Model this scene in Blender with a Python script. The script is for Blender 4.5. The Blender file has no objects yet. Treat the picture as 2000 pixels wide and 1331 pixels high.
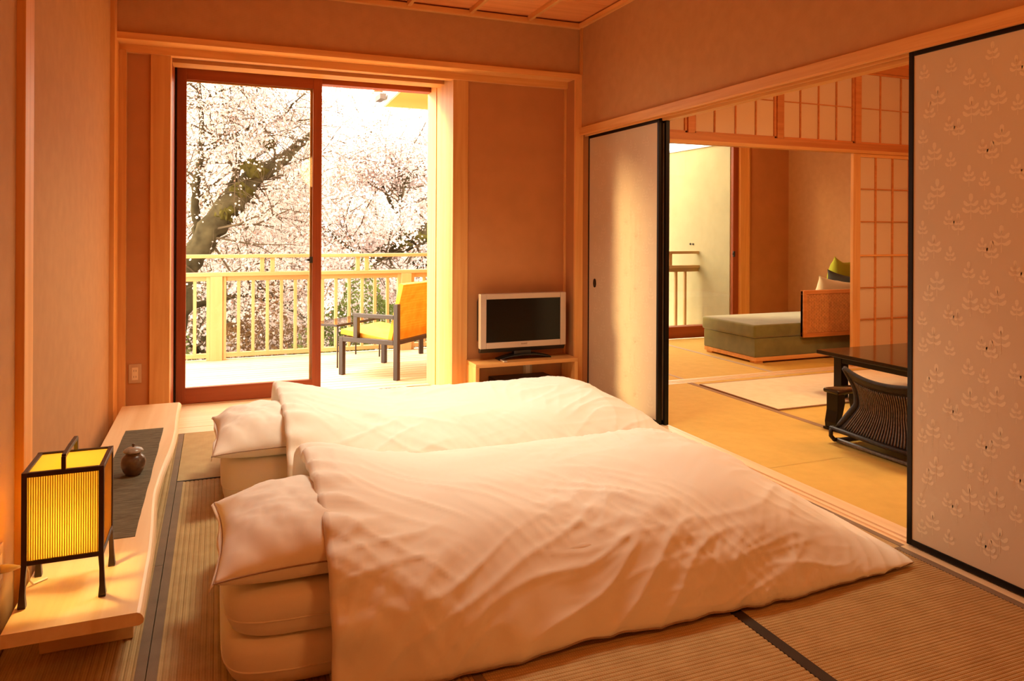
import bpy, bmesh, math, random
import numpy as np
from mathutils import Vector, Matrix, noise

R = random.Random(7)
SC = bpy.context.scene
COL = SC.collection

# ---------------------------------------------------------------- camera
def setup_camera():
    f_px, cy, roll = 1436.0, 448.8, 0.0048
    th = math.atan2(576, 1436)
    r = Vector((math.cos(th), -math.sin(th), 0)); fw = Vector((math.sin(th), math.cos(th), 0)); up = Vector((0, 0, 1))
    rr = r * math.cos(roll) + up * math.sin(roll)
    uu = up * math.cos(roll) - r * math.sin(roll)
    cam = bpy.data.cameras.new('camera')
    ob = bpy.data.objects.new('camera', cam); COL.objects.link(ob)
    cam.sensor_width = 36.0; cam.sensor_fit = 'HORIZONTAL'
    cam.lens = f_px / 2000 * 36.0
    cam.shift_y = -(665.5 - cy) / 2000
    cam.clip_start = 0.02; cam.clip_end = 500
    m = Matrix((rr, uu, -fw)).transposed().to_4x4()
    m.translation = (0, 0, 1.203)
    ob.matrix_world = m
    SC.camera = ob
setup_camera()

# ---------------------------------------------------------------- world, sun, exposure
W = bpy.data.worlds.new('overcast_spring_sky'); SC.world = W; W.use_nodes = True
bg = W.node_tree.nodes['Background']
bg.inputs['Color'].default_value = (1.0, 0.94, 0.80, 1); bg.inputs['Strength'].default_value = 7.8
def light(name, kind, loc, energy, color, **kw):
    l = bpy.data.lights.new(name, kind); l.energy = energy; l.color = color
    for k, v in kw.items(): setattr(l, k, v)
    o = bpy.data.objects.new(name, l); COL.objects.link(o); o.location = loc
    return o
sun = light('hazy_sun', 'SUN', (-6, 9, 6), 6.0, (1.0, 0.74, 0.36), angle=math.radians(9))
sun.rotation_euler = Vector((1.0, -0.55, -0.30)).to_track_quat('-Z', 'Y').to_euler()
# unseen fill lights added to brighten the rooms, not fixtures that hang there
light('bedroom_warm_fill', 'POINT', (1.3, 0.3, 2.0), 23, (1.0, 0.435, 0.11), shadow_soft_size=0.22)
light('sitting_room_warm_fill', 'POINT', (4.6, 2.2, 2.25), 52, (1.0, 0.62, 0.28), shadow_soft_size=0.22)
light('sun_room_warm_fill', 'POINT', (4.2, 6.2, 2.35), 22, (1.0, 0.62, 0.28), shadow_soft_size=0.15)
light('sitting_room_overhead_fill', 'AREA', (3.75, 3.5, 2.64), 16, (1.0, 0.80, 0.46), shape='DISK', size=0.6, spread=math.radians(140))  # added downward fill for the mats, sparing the upright faces
# added overhead fill above the futons, making up for missing soft daylight
light('bedroom_overhead_fill', 'AREA', (0.95, 3.3, 2.655), 13, (1.0, 0.97, 0.74), shape='DISK', size=0.6, spread=math.radians(108))
vs = SC.view_settings
vs.view_transform = 'Standard'; vs.look = 'None'; vs.exposure = 0.5; vs.gamma = 1.0; vs.use_curve_mapping = False
SC.display_settings.display_device = 'sRGB'
cy_ = SC.cycles
cy_.max_bounces = 10; cy_.diffuse_bounces = 6; cy_.glossy_bounces = 4; cy_.transmission_bounces = 6; cy_.transparent_max_bounces = 16
cy_.use_denoising = True; cy_.sample_clamp_indirect = 8.0; cy_.caustics_reflective = False; cy_.caustics_refractive = False

# ---------------------------------------------------------------- materials
def newmat(name):
    m = bpy.data.materials.new(name); m.use_nodes = True
    nt = m.node_tree; b = nt.nodes['Principled BSDF']
    return m, nt, b, nt.nodes.new, nt.links.new
def plain(name, col, rough=0.5, spec=0.5, metal=0.0, coat=0.0, bump=0.0, bscale=200, var=0.0, vscale=6, sheen=0.0, transl=0.0):
    m, nt, b, N, L = newmat(name)
    b.inputs['Base Color'].default_value = (*col, 1); b.inputs['Roughness'].default_value = rough
    b.inputs['Specular IOR Level'].default_value = spec; b.inputs['Metallic'].default_value = metal
    b.inputs['Coat Weight'].default_value = coat
    if sheen: b.inputs['Sheen Weight'].default_value = sheen
    tc = N('ShaderNodeTexCoord')
    if bump:
        n = N('ShaderNodeTexNoise'); n.inputs['Scale'].default_value = bscale; n.inputs['Detail'].default_value = 3
        L(tc.outputs['Object'], n.inputs['Vector'])
        bp = N('ShaderNodeBump'); bp.inputs['Strength'].default_value = bump; bp.inputs['Distance'].default_value = 0.004
        L(n.outputs['Fac'], bp.inputs['Height']); L(bp.outputs['Normal'], b.inputs['Normal'])
    if var:
        n2 = N('ShaderNodeTexNoise'); n2.inputs['Scale'].default_value = vscale; n2.inputs['Detail'].default_value = 4
        L(tc.outputs['Object'], n2.inputs['Vector'])
        rp = N('ShaderNodeValToRGB'); rp.color_ramp.elements[0].position = 0.3; rp.color_ramp.elements[1].position = 0.7
        rp.color_ramp.elements[0].color = (*[c * (1 - var) for c in col], 1); rp.color_ramp.elements[1].color = (*[min(1, c * (1 + var)) for c in col], 1)
        L(n2.outputs['Fac'], rp.inputs['Fac']); L(rp.outputs['Color'], b.inputs['Base Color'])
    if transl:
        t = N('ShaderNodeBsdfTranslucent'); t.inputs['Color'].default_value = (*col, 1)
        mx = N('ShaderNodeMixShader'); mx.inputs['Fac'].default_value = transl
        L(b.outputs['BSDF'], mx.inputs[1]); L(t.outputs['BSDF'], mx.inputs[2])
        L(mx.outputs['Shader'], nt.nodes['Material Output'].inputs['Surface'])
    return m
def wood(name, base, dark, axis, rough=0.5, freq=26, amt=1.0, spec=0.35):
    m, nt, b, N, L = newmat(name)
    tc = N('ShaderNodeTexCoord'); oi = N('ShaderNodeObjectInfo')
    add = N('ShaderNodeVectorMath'); add.operation = 'ADD'
    sc = N('ShaderNodeVectorMath'); sc.operation = 'SCALE'; sc.inputs['Scale'].default_value = 37.0
    cmb = N('ShaderNodeCombineXYZ')
    for k in 'XYZ': L(oi.outputs['Random'], cmb.inputs[k])
    L(cmb.outputs[0], sc.inputs[0]); L(tc.outputs['Object'], add.inputs[0]); L(sc.outputs[0], add.inputs[1])
    mp = N('ShaderNodeMapping'); s = [freq] * 3; s['XYZ'.index(axis)] = freq * 0.045
    mp.inputs['Scale'].default_value = s; L(add.outputs[0], mp.inputs['Vector'])
    n = N('ShaderNodeTexNoise'); n.inputs['Scale'].default_value = 1.0; n.inputs['Detail'].default_value = 6; n.inputs['Roughness'].default_value = 0.55; n.inputs['Distortion'].default_value = 0.6
    L(mp.outputs[0], n.inputs['Vector'])
    rp = N('ShaderNodeValToRGB'); e = rp.color_ramp.elements
    e[0].position = 0.5 - 0.22; e[1].position = 0.5 + 0.18
    e[0].color = (*[d * amt + c * (1 - amt) for c, d in zip(base, dark)], 1); e[1].color = (*base, 1)
    L(n.outputs['Fac'], rp.inputs['Fac'])
    hs = N('ShaderNodeHueSaturation'); mr = N('ShaderNodeMapRange'); mr.inputs['To Min'].default_value = 0.90; mr.inputs['To Max'].default_value = 1.08
    L(oi.outputs['Random'], mr.inputs['Value']); L(mr.outputs[0], hs.inputs['Value']); L(rp.outputs['Color'], hs.inputs['Color'])
    L(hs.outputs['Color'], b.inputs['Base Color'])
    b.inputs['Roughness'].default_value = rough; b.inputs['Specular IOR Level'].default_value = spec
    bp = N('ShaderNodeBump'); bp.inputs['Strength'].default_value = 0.12; bp.inputs['Distance'].default_value = 0.002
    L(n.outputs['Fac'], bp.inputs['Height']); L(bp.outputs['Normal'], b.inputs['Normal'])
    return m
def woven(name, c1, c2, scale=(300, 300, 300), rough=0.85, bump=0.3, axis_noise=None, spec=0.2):
    """two crossed wave bands: cloth, rush or cane weave"""
    m, nt, b, N, L = newmat(name)
    tc = N('ShaderNodeTexCoord')
    hs = []
    for k, ax in enumerate('XYZ'):
        if not scale[k]: continue
        w = N('ShaderNodeTexWave'); w.wave_type = 'BANDS'; w.bands_direction = ax
        w.inputs['Scale'].default_value = scale[k] / 20; w.inputs['Distortion'].default_value = 0.8; w.inputs['Detail'].default_value = 1; w.inputs['Detail Scale'].default_value = 4
        L(tc.outputs['Object'], w.inputs['Vector']); hs.append(w.outputs['Fac'])
    h = hs[0]
    for q in hs[1:]:
        mm = N('ShaderNodeMath'); mm.operation = 'MULTIPLY'; L(h, mm.inputs[0]); L(q, mm.inputs[1]); h = mm.outputs[0]
    n = N('ShaderNodeTexNoise'); n.inputs['Scale'].default_value = 14; n.inputs['Detail'].default_value = 5; L(tc.outputs['Object'], n.inputs['Vector'])
    ad = N('ShaderNodeMath'); ad.operation = 'MULTIPLY_ADD'; ad.inputs[1].default_value = 0.7; L(h, ad.inputs[0]); L(n.outputs['Fac'], ad.inputs[2])
    rp = N('ShaderNodeValToRGB'); rp.color_ramp.elements[0].position = 0.35; rp.color_ramp.elements[1].position = 1.0
    rp.color_ramp.elements[0].color = (*c1, 1); rp.color_ramp.elements[1].color = (*c2, 1)
    L(ad.outputs[0], rp.inputs['Fac']); L(rp.outputs['Color'], b.inputs['Base Color'])
    bp = N('ShaderNodeBump'); bp.inputs['Strength'].default_value = bump; bp.inputs['Distance'].default_value = 0.002
    L(h, bp.inputs['Height']); L(bp.outputs['Normal'], b.inputs['Normal'])
    b.inputs['Roughness'].default_value = rough; b.inputs['Specular IOR Level'].default_value = spec
    return m
def glassmat(name, tint=(1, 1, 1), refl=1.0, smear=0.0):
    m, nt, b, N, L = newmat(name)
    nt.nodes.remove(b)
    t = N('ShaderNodeBsdfTransparent'); t.inputs['Color'].default_value = (*tint, 1)
    g = N('ShaderNodeBsdfGlossy'); g.inputs['Roughness'].default_value = 0.02
    lw = N('ShaderNodeLayerWeight'); lw.inputs['Blend'].default_value = 0.5      # Schlick reflection, the same on both faces
    pw = N('ShaderNodeMath'); pw.operation = 'POWER'; pw.inputs[1].default_value = 5.0; L(lw.outputs['Facing'], pw.inputs[0])
    ma = N('ShaderNodeMath'); ma.operation = 'MULTIPLY_ADD'; ma.inputs[1].default_value = 0.9 * refl; ma.inputs[2].default_value = 0.03 * refl; L(pw.outputs[0], ma.inputs[0])
    mx = N('ShaderNodeMixShader'); L(ma.outputs[0], mx.inputs['Fac']); L(t.outputs[0], mx.inputs[1]); L(g.outputs[0], mx.inputs[2])
    L(mx.outputs[0], nt.nodes['Material Output'].inputs['Surface'])
    return m

M = {}
WB, WD = (0.82, 0.44, 0.145), (0.66, 0.30, 0.08)
for ax in 'XYZ':
    M['wood' + ax] = wood('cypress_wood_' + ax, WB, WD, ax)
    M['red' + ax] = wood('red_cedar_' + ax, (0.36, 0.085, 0.022), (0.25, 0.05, 0.012), ax, rough=0.4)
    M['rail' + ax] = wood('pale_railing_wood_' + ax, (0.56, 0.37, 0.155), (0.49, 0.30, 0.11), ax, freq=18)
    M['pale' + ax] = wood('pale_bench_wood_' + ax, (0.88, 0.68, 0.41), (0.76, 0.52, 0.26), ax, rough=0.38, freq=15)
M['ceil'] = wood('ceiling_board_wood', (0.92, 0.40, 0.14), (0.72, 0.26, 0.075), 'X', freq=16)
M['deck'] = wood('deck_plank_wood', (0.80, 0.60, 0.40), (0.66, 0.44, 0.24), 'X', freq=22, rough=0.7)
M['plaster'] = woven('woven_wall_covering', (0.49, 0.265, 0.115), (0.57, 0.315, 0.14), (1500, 1500, 1100), bump=0.12)
M['plaster_dark'] = plain('panel_plaster', (0.52, 0.23, 0.085), 0.9, 0.2, bump=0.1, bscale=500, var=0.05)
M['extwall'] = plain('outside_stucco', (0.41, 0.34, 0.175), 0.9, 0.2, bump=0.25, bscale=220, var=0.05)
M['white_cap'] = plain('white_coping', (0.85, 0.82, 0.75), 0.6)
M['tatami'] = woven('rush_tatami', (0.40, 0.265, 0.11), (0.54, 0.385, 0.18), (900, 900, 0), bump=0.2)
M['tatami2'] = woven('fine_golden_tatami', (0.58, 0.365, 0.078), (0.68, 0.44, 0.105), (700, 2400, 0), bump=0.10)
M['heri'] = woven('tatami_border_cloth', (0.20, 0.135, 0.085), (0.27, 0.19, 0.12), (2400, 2400, 0), bump=0.1)
M['heri_dark'] = woven('dark_tatami_border_cloth', (0.045, 0.03, 0.02), (0.07, 0.048, 0.03), (2400, 2400, 0), bump=0.1)
M['heri2'] = woven('brown_border_cloth', (0.30, 0.17, 0.085), (0.38, 0.22, 0.11), (2400, 2400, 0), bump=0.1)
M['heri_pale'] = woven('pale_border_cloth', (0.46, 0.34, 0.22), (0.55, 0.42, 0.28), (2400, 2400, 0), bump=0.1)
M['palemat'] = woven('pale_rush_rug', (0.78, 0.60, 0.36), (0.88, 0.72, 0.48), (900, 1500, 0), bump=0.12)
M['black'] = plain('black_lacquer', (0.006, 0.004, 0.003), 0.3, 0.25)
M['black_gloss'] = plain('polished_black_lacquer', (0.008, 0.005, 0.004), 0.12, 0.5, coat=0.2)
M['fusuma'] = plain('fusuma_paper', (0.64, 0.50, 0.34), 0.75, 0.25, bump=0.06, bscale=700)
M['motif_faint'] = plain('faint_printed_motif', (0.67, 0.53, 0.365), 0.6, 0.3)
M['motif'] = plain('pale_printed_motif', (0.76, 0.62, 0.43), 0.6, 0.3)
M['shoji'] = plain('shoji_paper', (0.80, 0.62, 0.40), 0.8, 0.2, transl=0.35)
M['cotton'] = plain('white_cotton', (0.86, 0.81, 0.70), 0.75, 0.25, bump=0.10, bscale=900, sheen=0.15)
M['cotton_seam'] = plain('cotton_piping', (0.34, 0.23, 0.16), 0.8, 0.2)
M['tv_silver'] = plain('silver_plastic', (0.56, 0.43, 0.32), 0.35, 0.5, metal=0.25)
M['screen'] = plain('dark_lcd_screen', (0.004, 0.0035, 0.003), 0.18, 0.25)
M['blackplastic'] = plain('black_plastic', (0.012, 0.011, 0.010), 0.35, 0.5)
M['ink'] = plain('dark_lettering', (0.10, 0.05, 0.02), 0.5)
M['glass'] = glassmat('clear_glass', (0.86, 0.85, 0.83))
M['greensuede'] = plain('olive_suede', (0.175, 0.162, 0.045), 0.95, 0.1, bump=0.2, bscale=300, var=0.18, vscale=9, sheen=0.5)
M['cane_back'] = wood('cane_panel_backing', (0.55, 0.22, 0.06), (0.42, 0.15, 0.04), 'X')
M['cane'] = plain('woven_cane', (0.66, 0.30, 0.09), 0.5, 0.4, var=0.15, vscale=30)
M['redwoodX'] = wood('warm_red_frame_wood', (0.66, 0.26, 0.07), (0.52, 0.18, 0.04), 'X')
M['rattan'] = plain('dark_rattan', (0.022, 0.013, 0.008), 0.5, 0.3, bump=0.4, bscale=160, var=0.45, vscale=60)
M['rattan_rib'] = plain('light_worn_rattan', (0.13, 0.085, 0.052), 0.45, 0.5, var=0.45, vscale=80)
M['runner'] = wood('grey_linen_runner', (0.20, 0.165, 0.105), (0.035, 0.028, 0.018), 'X', rough=0.95, freq=330, spec=0.1)
M['jar'] = plain('brown_glazed_ceramic', (0.10, 0.055, 0.028), 0.30, 0.5, var=0.5, vscale=22)
M['jar_lid'] = plain('speckled_grey_glaze', (0.26, 0.21, 0.155), 0.28, 0.5, var=0.5, vscale=40)
M['lampframe'] = wood('dark_lamp_wood', (0.050, 0.022, 0.010), (0.03, 0.012, 0.006), 'Z', rough=0.35)
M['lamp_paper'] = plain('lantern_paper', (0.93, 0.76, 0.30), 0.8, 0.1, transl=0.82, var=0.07, vscale=18)
M['lamp_rib'] = plain('lantern_bamboo_rib', (0.50, 0.30, 0.07), 0.7, 0.2, transl=0.4)
M['outlet_plate'] = plain('beige_outlet_plate', (0.55, 0.34, 0.18), 0.45)
M['outlet_ivory'] = plain('ivory_socket', (0.80, 0.60, 0.36), 0.4)
M['plug'] = plain('white_plug', (0.85, 0.74, 0.62), 0.35)
M['yellow_weave'] = woven('yellow_woven_resin', (0.72, 0.33, 0.02), (0.90, 0.50, 0.06), (260, 260, 260), bump=0.7, rough=0.6)
M['darkframe'] = plain('dark_brown_aluminium', (0.035, 0.020, 0.013), 0.45, 0.4)
M['tableglass'] = glassmat('bronze_table_glass', (0.75, 0.62, 0.45))
M['soffit'] = plain('eave_soffit_board', (0.80, 0.52, 0.14), 0.8, 0.2)
M['gutter'] = plain('brown_gutter', (0.12, 0.085, 0.07), 0.5)
M['bark'] = plain('mossy_bark', (0.060, 0.044, 0.020), 0.95, 0.1, bump=1.0, bscale=30, var=0.55, vscale=7)
M['twig'] = plain('cherry_twig', (0.095, 0.062, 0.034), 0.9, 0.1)
M['moss'] = plain('green_moss', (0.080, 0.062, 0.014), 1.0, 0.05, var=0.4, vscale=20)
M['petal'] = plain('cherry_petal', (0.62, 0.51, 0.47), 0.8, 0.1, transl=0.35)
M['petal2'] = plain('pink_bud_petal', (0.40, 0.20, 0.14), 0.8, 0.1, transl=0.35)
M['leaf'] = plain('shrub_leaf', (0.085, 0.10, 0.016), 0.7, 0.2, var=0.35, vscale=5, transl=0.3)
M['leaf2'] = plain('russet_leaf', (0.15, 0.07, 0.02), 0.7, 0.2, var=0.35, vscale=5, transl=0.3)
M['hill'] = plain('leaf_litter_hillside', (0.085, 0.062, 0.026), 1.0, 0.05, var=0.5, vscale=1.2)
M['cush_cream'] = plain('cream_cushion_cloth', (0.70, 0.60, 0.42), 0.9, 0.1, bump=0.2, bscale=400)
M['cush_grey'] = plain('charcoal_cushion_cloth', (0.055, 0.050, 0.045), 0.9, 0.1, bump=0.2, bscale=400)
M['cush_green'] = plain('lime_cushion_cloth', (0.42, 0.46, 0.05), 0.9, 0.1, bump=0.2, bscale=400)
M['legchrome'] = plain('steel_latch', (0.05, 0.045, 0.04), 0.35, 0.5, metal=0.6)
M['bulb'] = None

# ---------------------------------------------------------------- builders
ORG = {}
def org(o): return ORG.get(o.name, Vector((0, 0, 0))) if o else Vector((0, 0, 0))
def setp(o, label=None, cat=None, group=None, kind=None):
    if label: o['label'] = label
    if cat: o['category'] = cat
    if group: o['group'] = group
    if kind: o['kind'] = kind
    return o
def thing(name, label, cat, loc, group=None, kind=None):
    o = bpy.data.objects.new(name, None); COL.objects.link(o); o.location = loc; o.empty_display_size = 0.05
    ORG[o.name] = Vector(loc)
    return setp(o, label, cat, group, kind)
def link(name, me, parent=None, world=None):
    """object whose mesh is stored in world coordinates minus its own origin"""
    o = bpy.data.objects.new(name, me); COL.objects.link(o)
    w = Vector(world) if world is not None else (org(parent) if parent else Vector((0, 0, 0)))
    ORG[o.name] = w
    if parent: o.parent = parent; o.location = w - org(parent)
    else: o.location = w
    return o
class MB:
    def __init__(s): s.v = []; s.f = []
    def box(s, x0, x1, y0, y1, z0, z1):
        n = len(s.v)
        s.v += [(x, y, z) for z in (z0, z1) for y in (y0, y1) for x in (x0, x1)]
        s.f += [tuple(n + i for i in q) for q in ((0, 2, 3, 1), (4, 5, 7, 6), (0, 1, 5, 4), (1, 3, 7, 5), (3, 2, 6, 7), (2, 0, 4, 6))]
        return s
    def obox(s, c, ax, ay, az, hx, hy, hz):
        """oriented box: centre, three axes, half sizes"""
        n = len(s.v); c = Vector(c)
        for k in (-1, 1):
            for j in (-1, 1):
                for i in (-1, 1):
                    s.v.append(tuple(c + ax * (hx * i) + ay * (hy * j) + az * (hz * k)))
        s.f += [tuple(n + i for i in q) for q in ((0, 2, 3, 1), (4, 5, 7, 6), (0, 1, 5, 4), (1, 3, 7, 5), (3, 2, 6, 7), (2, 0, 4, 6))]
        return s
    def bar(s, a, b, w, h, up=(0, 0, 1)):
        a, b = Vector(a), Vector(b); d = (b - a); l = d.length; d.normalize()
        up = Vector(up); sx = d.cross(up)
        if sx.length < 1e-4: sx = d.cross(Vector((1, 0, 0)))
        sx.normalize(); u = sx.cross(d)
        return s.obox((a + b) / 2, d, sx, u, l / 2, w / 2, h / 2)
    def prism(s, poly, axis, a, b):
        """2D polygon extruded along an axis ('X','Y','Z') from a to b"""
        n = len(s.v); k = len(poly)
        def P(p, t): return {'X': (t, p[0], p[1]), 'Y': (p[0], t, p[1]), 'Z': (p[0], p[1], t)}[axis]
        s.v += [P(p, a) for p in poly] + [P(p, b) for p in poly]
        for i in range(k): s.f.append((n + i, n + (i + 1) % k, n + k + (i + 1) % k, n + k + i))
        s.f.append(tuple(n + i for i in range(k - 1, -1, -1))); s.f.append(tuple(n + k + i for i in range(k)))
        return s
    def tube(s, pts, rad, n=8, cap=True):
        pts = [Vector(p) for p in pts]; m = len(pts); base = len(s.v)
        if not hasattr(rad, '__len__'): rad = [rad] * m
        pv = None
        for i, p in enumerate(pts):
            d = (pts[min(i + 1, m - 1)] - pts[max(i - 1, 0)])
            if d.length < 1e-9: d = Vector((0, 0, 1))
            d.normalize()
            if pv is None:
                u = d.orthogonal().normalized()
            else:
                u = (pv - d * pv.dot(d))
                u = u.normalized() if u.length > 1e-6 else d.orthogonal().normalized()
            pv = u; w = d.cross(u)
            for k in range(n):
                a = 2 * math.pi * k / n
                s.v.append(tuple(p + (u * math.cos(a) + w * math.sin(a)) * rad[i]))
        for i in range(m - 1):
            for k in range(n):
                a = base + i * n + k; b = base + i * n + (k + 1) % n
                s.f.append((a, b, b + n, a + n))
        if cap:
            s.f.append(tuple(base + k for k in range(n - 1, -1, -1))); s.f.append(tuple(base + (m - 1) * n + k for k in range(n)))
        return s
    def lathe(s, prof, c, n=32, cap=True):
        base = len(s.v); m = len(prof)
        for r, z in prof:
            for k in range(n):
                a = 2 * math.pi * k / n; s.v.append((c[0] + r * math.cos(a), c[1] + r * math.sin(a), c[2] + z))
        for i in range(m - 1):
            for k in range(n):
                a = base + i * n + k; b = base + i * n + (k + 1) % n; s.f.append((a, b, b + n, a + n))
        if cap:
            s.f.append(tuple(base + k for k in range(n - 1, -1, -1))); s.f.append(tuple(base + (m - 1) * n + k for k in range(n)))
        return s
    def grid(s, P, nu, nv, close_v=False):
        """P: list of rows [nu][nv] of points"""
        base = len(s.v)
        for row in P: s.v += [tuple(p) for p in row]
        for i in range(nu - 1):
            for j in range(nv - (0 if close_v else 1)):
                a = base + i * nv + j; b = base + i * nv + (j + 1) % nv
                s.f.append((a, a + nv, b + nv, b))
        return s
    def mesh(s, name, off, bevel=0.0, smooth=False, seg=2):
        me = bpy.data.meshes.new(name)
        me.from_pydata([(x - off[0], y - off[1], z - off[2]) for x, y, z in s.v], [], s.f)
        if bevel:
            bm = bmesh.new(); bm.from_mesh(me)
            es = [e for e in bm.edges if len(e.link_faces) == 2 and e.calc_face_angle(0) > 0.5]
            bmesh.ops.bevel(bm, geom=es, offset=bevel, segments=seg, affect='EDGES', profile=0.5, clamp_overlap=True)
            bm.to_mesh(me); bm.free()
        me.validate()
        if smooth:
            for p in me.polygons: p.use_smooth = True
        elif bevel:
            for p in me.polygons: p.use_smooth = False
        return me
    def build(s, name, mat, parent=None, bevel=0.0, smooth=False, seg=2, world=None, **props):
        if world is None:
            if parent: world = org(parent)
            else:
                a = np.array(s.v); world = Vector(((a[:, 0].min() + a[:, 0].max()) / 2, (a[:, 1].min() + a[:, 1].max()) / 2, a[:, 2].min()))
        me = s.mesh(name, world, bevel, smooth, seg)
        me.materials.append(M[mat] if isinstance(mat, str) else mat)
        o = link(name, me, parent, world)
        return setp(o, **props)
def box(name, mat, b, parent=None, bevel=0.0015, **props):
    return MB().box(*b).build(name, mat, parent, bevel, **props)
def boxes(name, mat, bs, parent=None, bevel=0.0015, **props):
    m = MB()
    for b in bs: m.box(*b)
    return m.build(name, mat, parent, bevel, **props)
def unit_piece(name, mat, sx, sy, sz, bevel=0.0015):
    me = MB().box(-sx / 2, sx / 2, -sy / 2, sy / 2, -sz / 2, sz / 2).mesh(name, (0, 0, 0), bevel)
    me.materials.append(M[mat]); return me
def put(name, me, loc, parent):
    return link(name, me, parent, loc)
def fbm(p, oct=3):
    return noise.fractal(Vector(p), 1.0, 2.0, oct)
def sstep(a, b, x):
    t = max(0.0, min(1.0, (x - a) / (b - a))); return t * t * (3 - 2 * t)

# ================================================================ SETTING
XR, XL = 2.459, -0.565            # plaster faces of the bedroom
YA, YD, YR = 4.778, 5.465, 7.70   # alcove front, glass door, balcony railing
ZC = 2.67

floor = box('floor', 'woodX', (-0.9, 6.7, -1.3, 5.53, -0.12, -0.035), bevel=0, kind='structure')
floor['label'] = 'wooden sub floor under the tatami mats'
floor2 = box('floor', 'woodX', (2.62, 6.7, 5.53, 7.05, -0.12, -0.035), bevel=0, kind='structure')
floor2['label'] = 'wooden sub floor under the sun room mats'

def tatami(x0, x1, y0, y1, ridge='Y', pitch=0.0155, borders=(), mat='tatami', bmat='heri', bw=0.028, parent=floor, ztop=0.0, depth=0.0035):
    mb = MB()
    a0, a1 = (x0, x1) if ridge == 'Y' else (y0, y1)
    g = 0.0012
    a0 += g; a1 -= g
    if pitch:
        n = max(2, int(round((a1 - a0) / pitch))); pr = []
        for i in range(n):
            for t, z in ((0.0, -depth), (0.18, -depth * 0.35), (0.5, 0.0), (0.82, -depth * 0.35)):
                pr.append((a0 + (a1 - a0) * (i + t) / n, ztop + z))
        pr.append((a1, ztop - depth))
    else:
        pr = [(a0, ztop), (a1, ztop)]
    pr = [(a0, -0.034)] + pr + [(a1, -0.034)]
    b0, b1 = (y0 + g, y1 - g) if ridge == 'Y' else (x0 + g, x1 - g)
    rows = [[(p[0], b, p[1]) if ridge == 'Y' else (b, p[0], p[1]) for p in pr] for b in (b0, b1)]
    mb.grid(rows, 2, len(pr))
    mb.f = [tuple(reversed(q)) for q in mb.f] if ridge == 'X' else mb.f
    t = mb.build('tatami_mat', mat, parent, smooth=False)
    for s in borders:
        bb = {'+X': (x1 - bw, x1 - g, y0 + g, y1 - g), '-X': (x0 + g, x0 + bw, y0 + g, y1 - g), '+Y': (x0 + g, x1 - g, y1 - bw, y1 - g), '-Y': (x0 + g, x1 - g, y0 + g, y0 + bw)}[s]
        box('mat_border', bmat, (*bb, ztop - 0.006, ztop + 0.0014), t, bevel=0)
    return t
# bedroom mats
tatami(-0.56, -0.172, 1.03, 2.892, 'Y', 0.0185, ('+X',))
tatami(-0.56, -0.172, 2.892, 4.70, 'Y', 0.0185, ('+X',))
tatami(-0.172, 1.60, 3.815, 4.70, 'X', 0, ('-Y',), bw=0.012, bmat='heri_dark', mat='tatami')
tatami(1.60, 2.452, 3.815, 4.70, 'X', 0, ())
tatami(-0.172, 0.705, 2.05, 3.815, 'Y', 0.0185, ('-X', '+X'))
tatami(0.705, 1.58, 2.05, 3.815, 'Y', 0.0185, ('-X', '+X'))
tatami(1.58, 2.452, 2.05, 3.815, 'Y', 0.0185, ('-X', '+X'))
tatami(-0.172, 0.67, 0.18, 2.05, 'Y', 0.0185, ('-X', '+X'))
tatami(0.67, 1.545, 0.18, 2.05, 'X', 0.0165, ('+X',), bmat='heri_dark', bw=0.040)
tatami(1.545, 2.425, 0.18, 2.05, 'X', 0.0125, ('+X',), bw=0.03)
tatami(-0.56, -0.172, -0.85, 1.03, 'Y', 0.0185, ('+X',))
tatami(-0.172, 2.425, -1.2, 0.18, 'X', 0.0165, ())
# boards of the alcove floor
for i, (a, b) in enumerate(((4.70, 4.755), (4.755, 4.838), (4.838, 5.14), (5.14, 5.43))):
    box('floor_board', 'paleX', (-0.56, 2.46, a + 0.0012, b - 0.0012, -0.034, 0.002 - 0.001 * (i % 2)), floor, bevel=0.0015)
box('door_track', 'paleX', (-0.56, 2.46, 5.43, 5.528, -0.034, 0.004), floor, bevel=0.002)
box('track_groove', 'redX', (-0.40, 1.53, 5.472, 5.492, 0.0035, 0.0055), floor, bevel=0)
# sliding-door sill between the two rooms: raised strips with sunk grooves
sill = [(2.428, 2.470, 0.001), (2.470, 2.484, -0.006), (2.484, 2.506, 0.001), (2.506, 2.520, -0.006), (2.520, 2.566, 0.001), (2.566, 2.598, 0.0005)]
for a, b, z in sill:
    box('sill_strip', 'paleY' if z >= 0 and b < 2.59 else ('woodY' if z < 0 else 'paleY'), (a, b, 0.10, 4.80, -0.034, z), floor, bevel=0.0008)
# sitting-room mats
T2 = dict(mat='tatami2', bmat='heri2')
tatami(2.598, 3.49, 2.97, 4.86, 'Y', 0, ('+X',), bw=0.05, **T2)
tatami(2.598, 3.49, 1.05, 2.97, 'Y', 0, ('+X',), bw=0.05, **T2)
tatami(3.49, 4.38, 2.97, 4.86, 'Y', 0, (), **T2)
tatami(3.49, 4.38, 1.05, 2.97, 'Y', 0, (), **T2)
tatami(4.38, 6.36, 3.91, 4.86, 'Y', 0, ('-Y',), **T2)
tatami(4.38, 6.36, 2.97, 3.91, 'Y', 0, ('-Y',), **T2)
tatami(4.38, 6.36, 1.05, 2.97, 'Y', 0, ('-Y',), **T2)
tatami(2.60, 6.36, 0.55, 1.05, 'Y', 0, (), **T2)
for a, b, z in ((4.86, 4.895, 0.001), (4.895, 4.912, -0.006), (4.912, 4.935, 0.001), (4.935, 4.952, -0.006), (4.952, 5.0, 0.001)):
    box('sill_strip', 'paleX' if z > 0 else 'woodX', (2.60, 6.36, a, b, -0.034, z), floor, bevel=0.0008)
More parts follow.
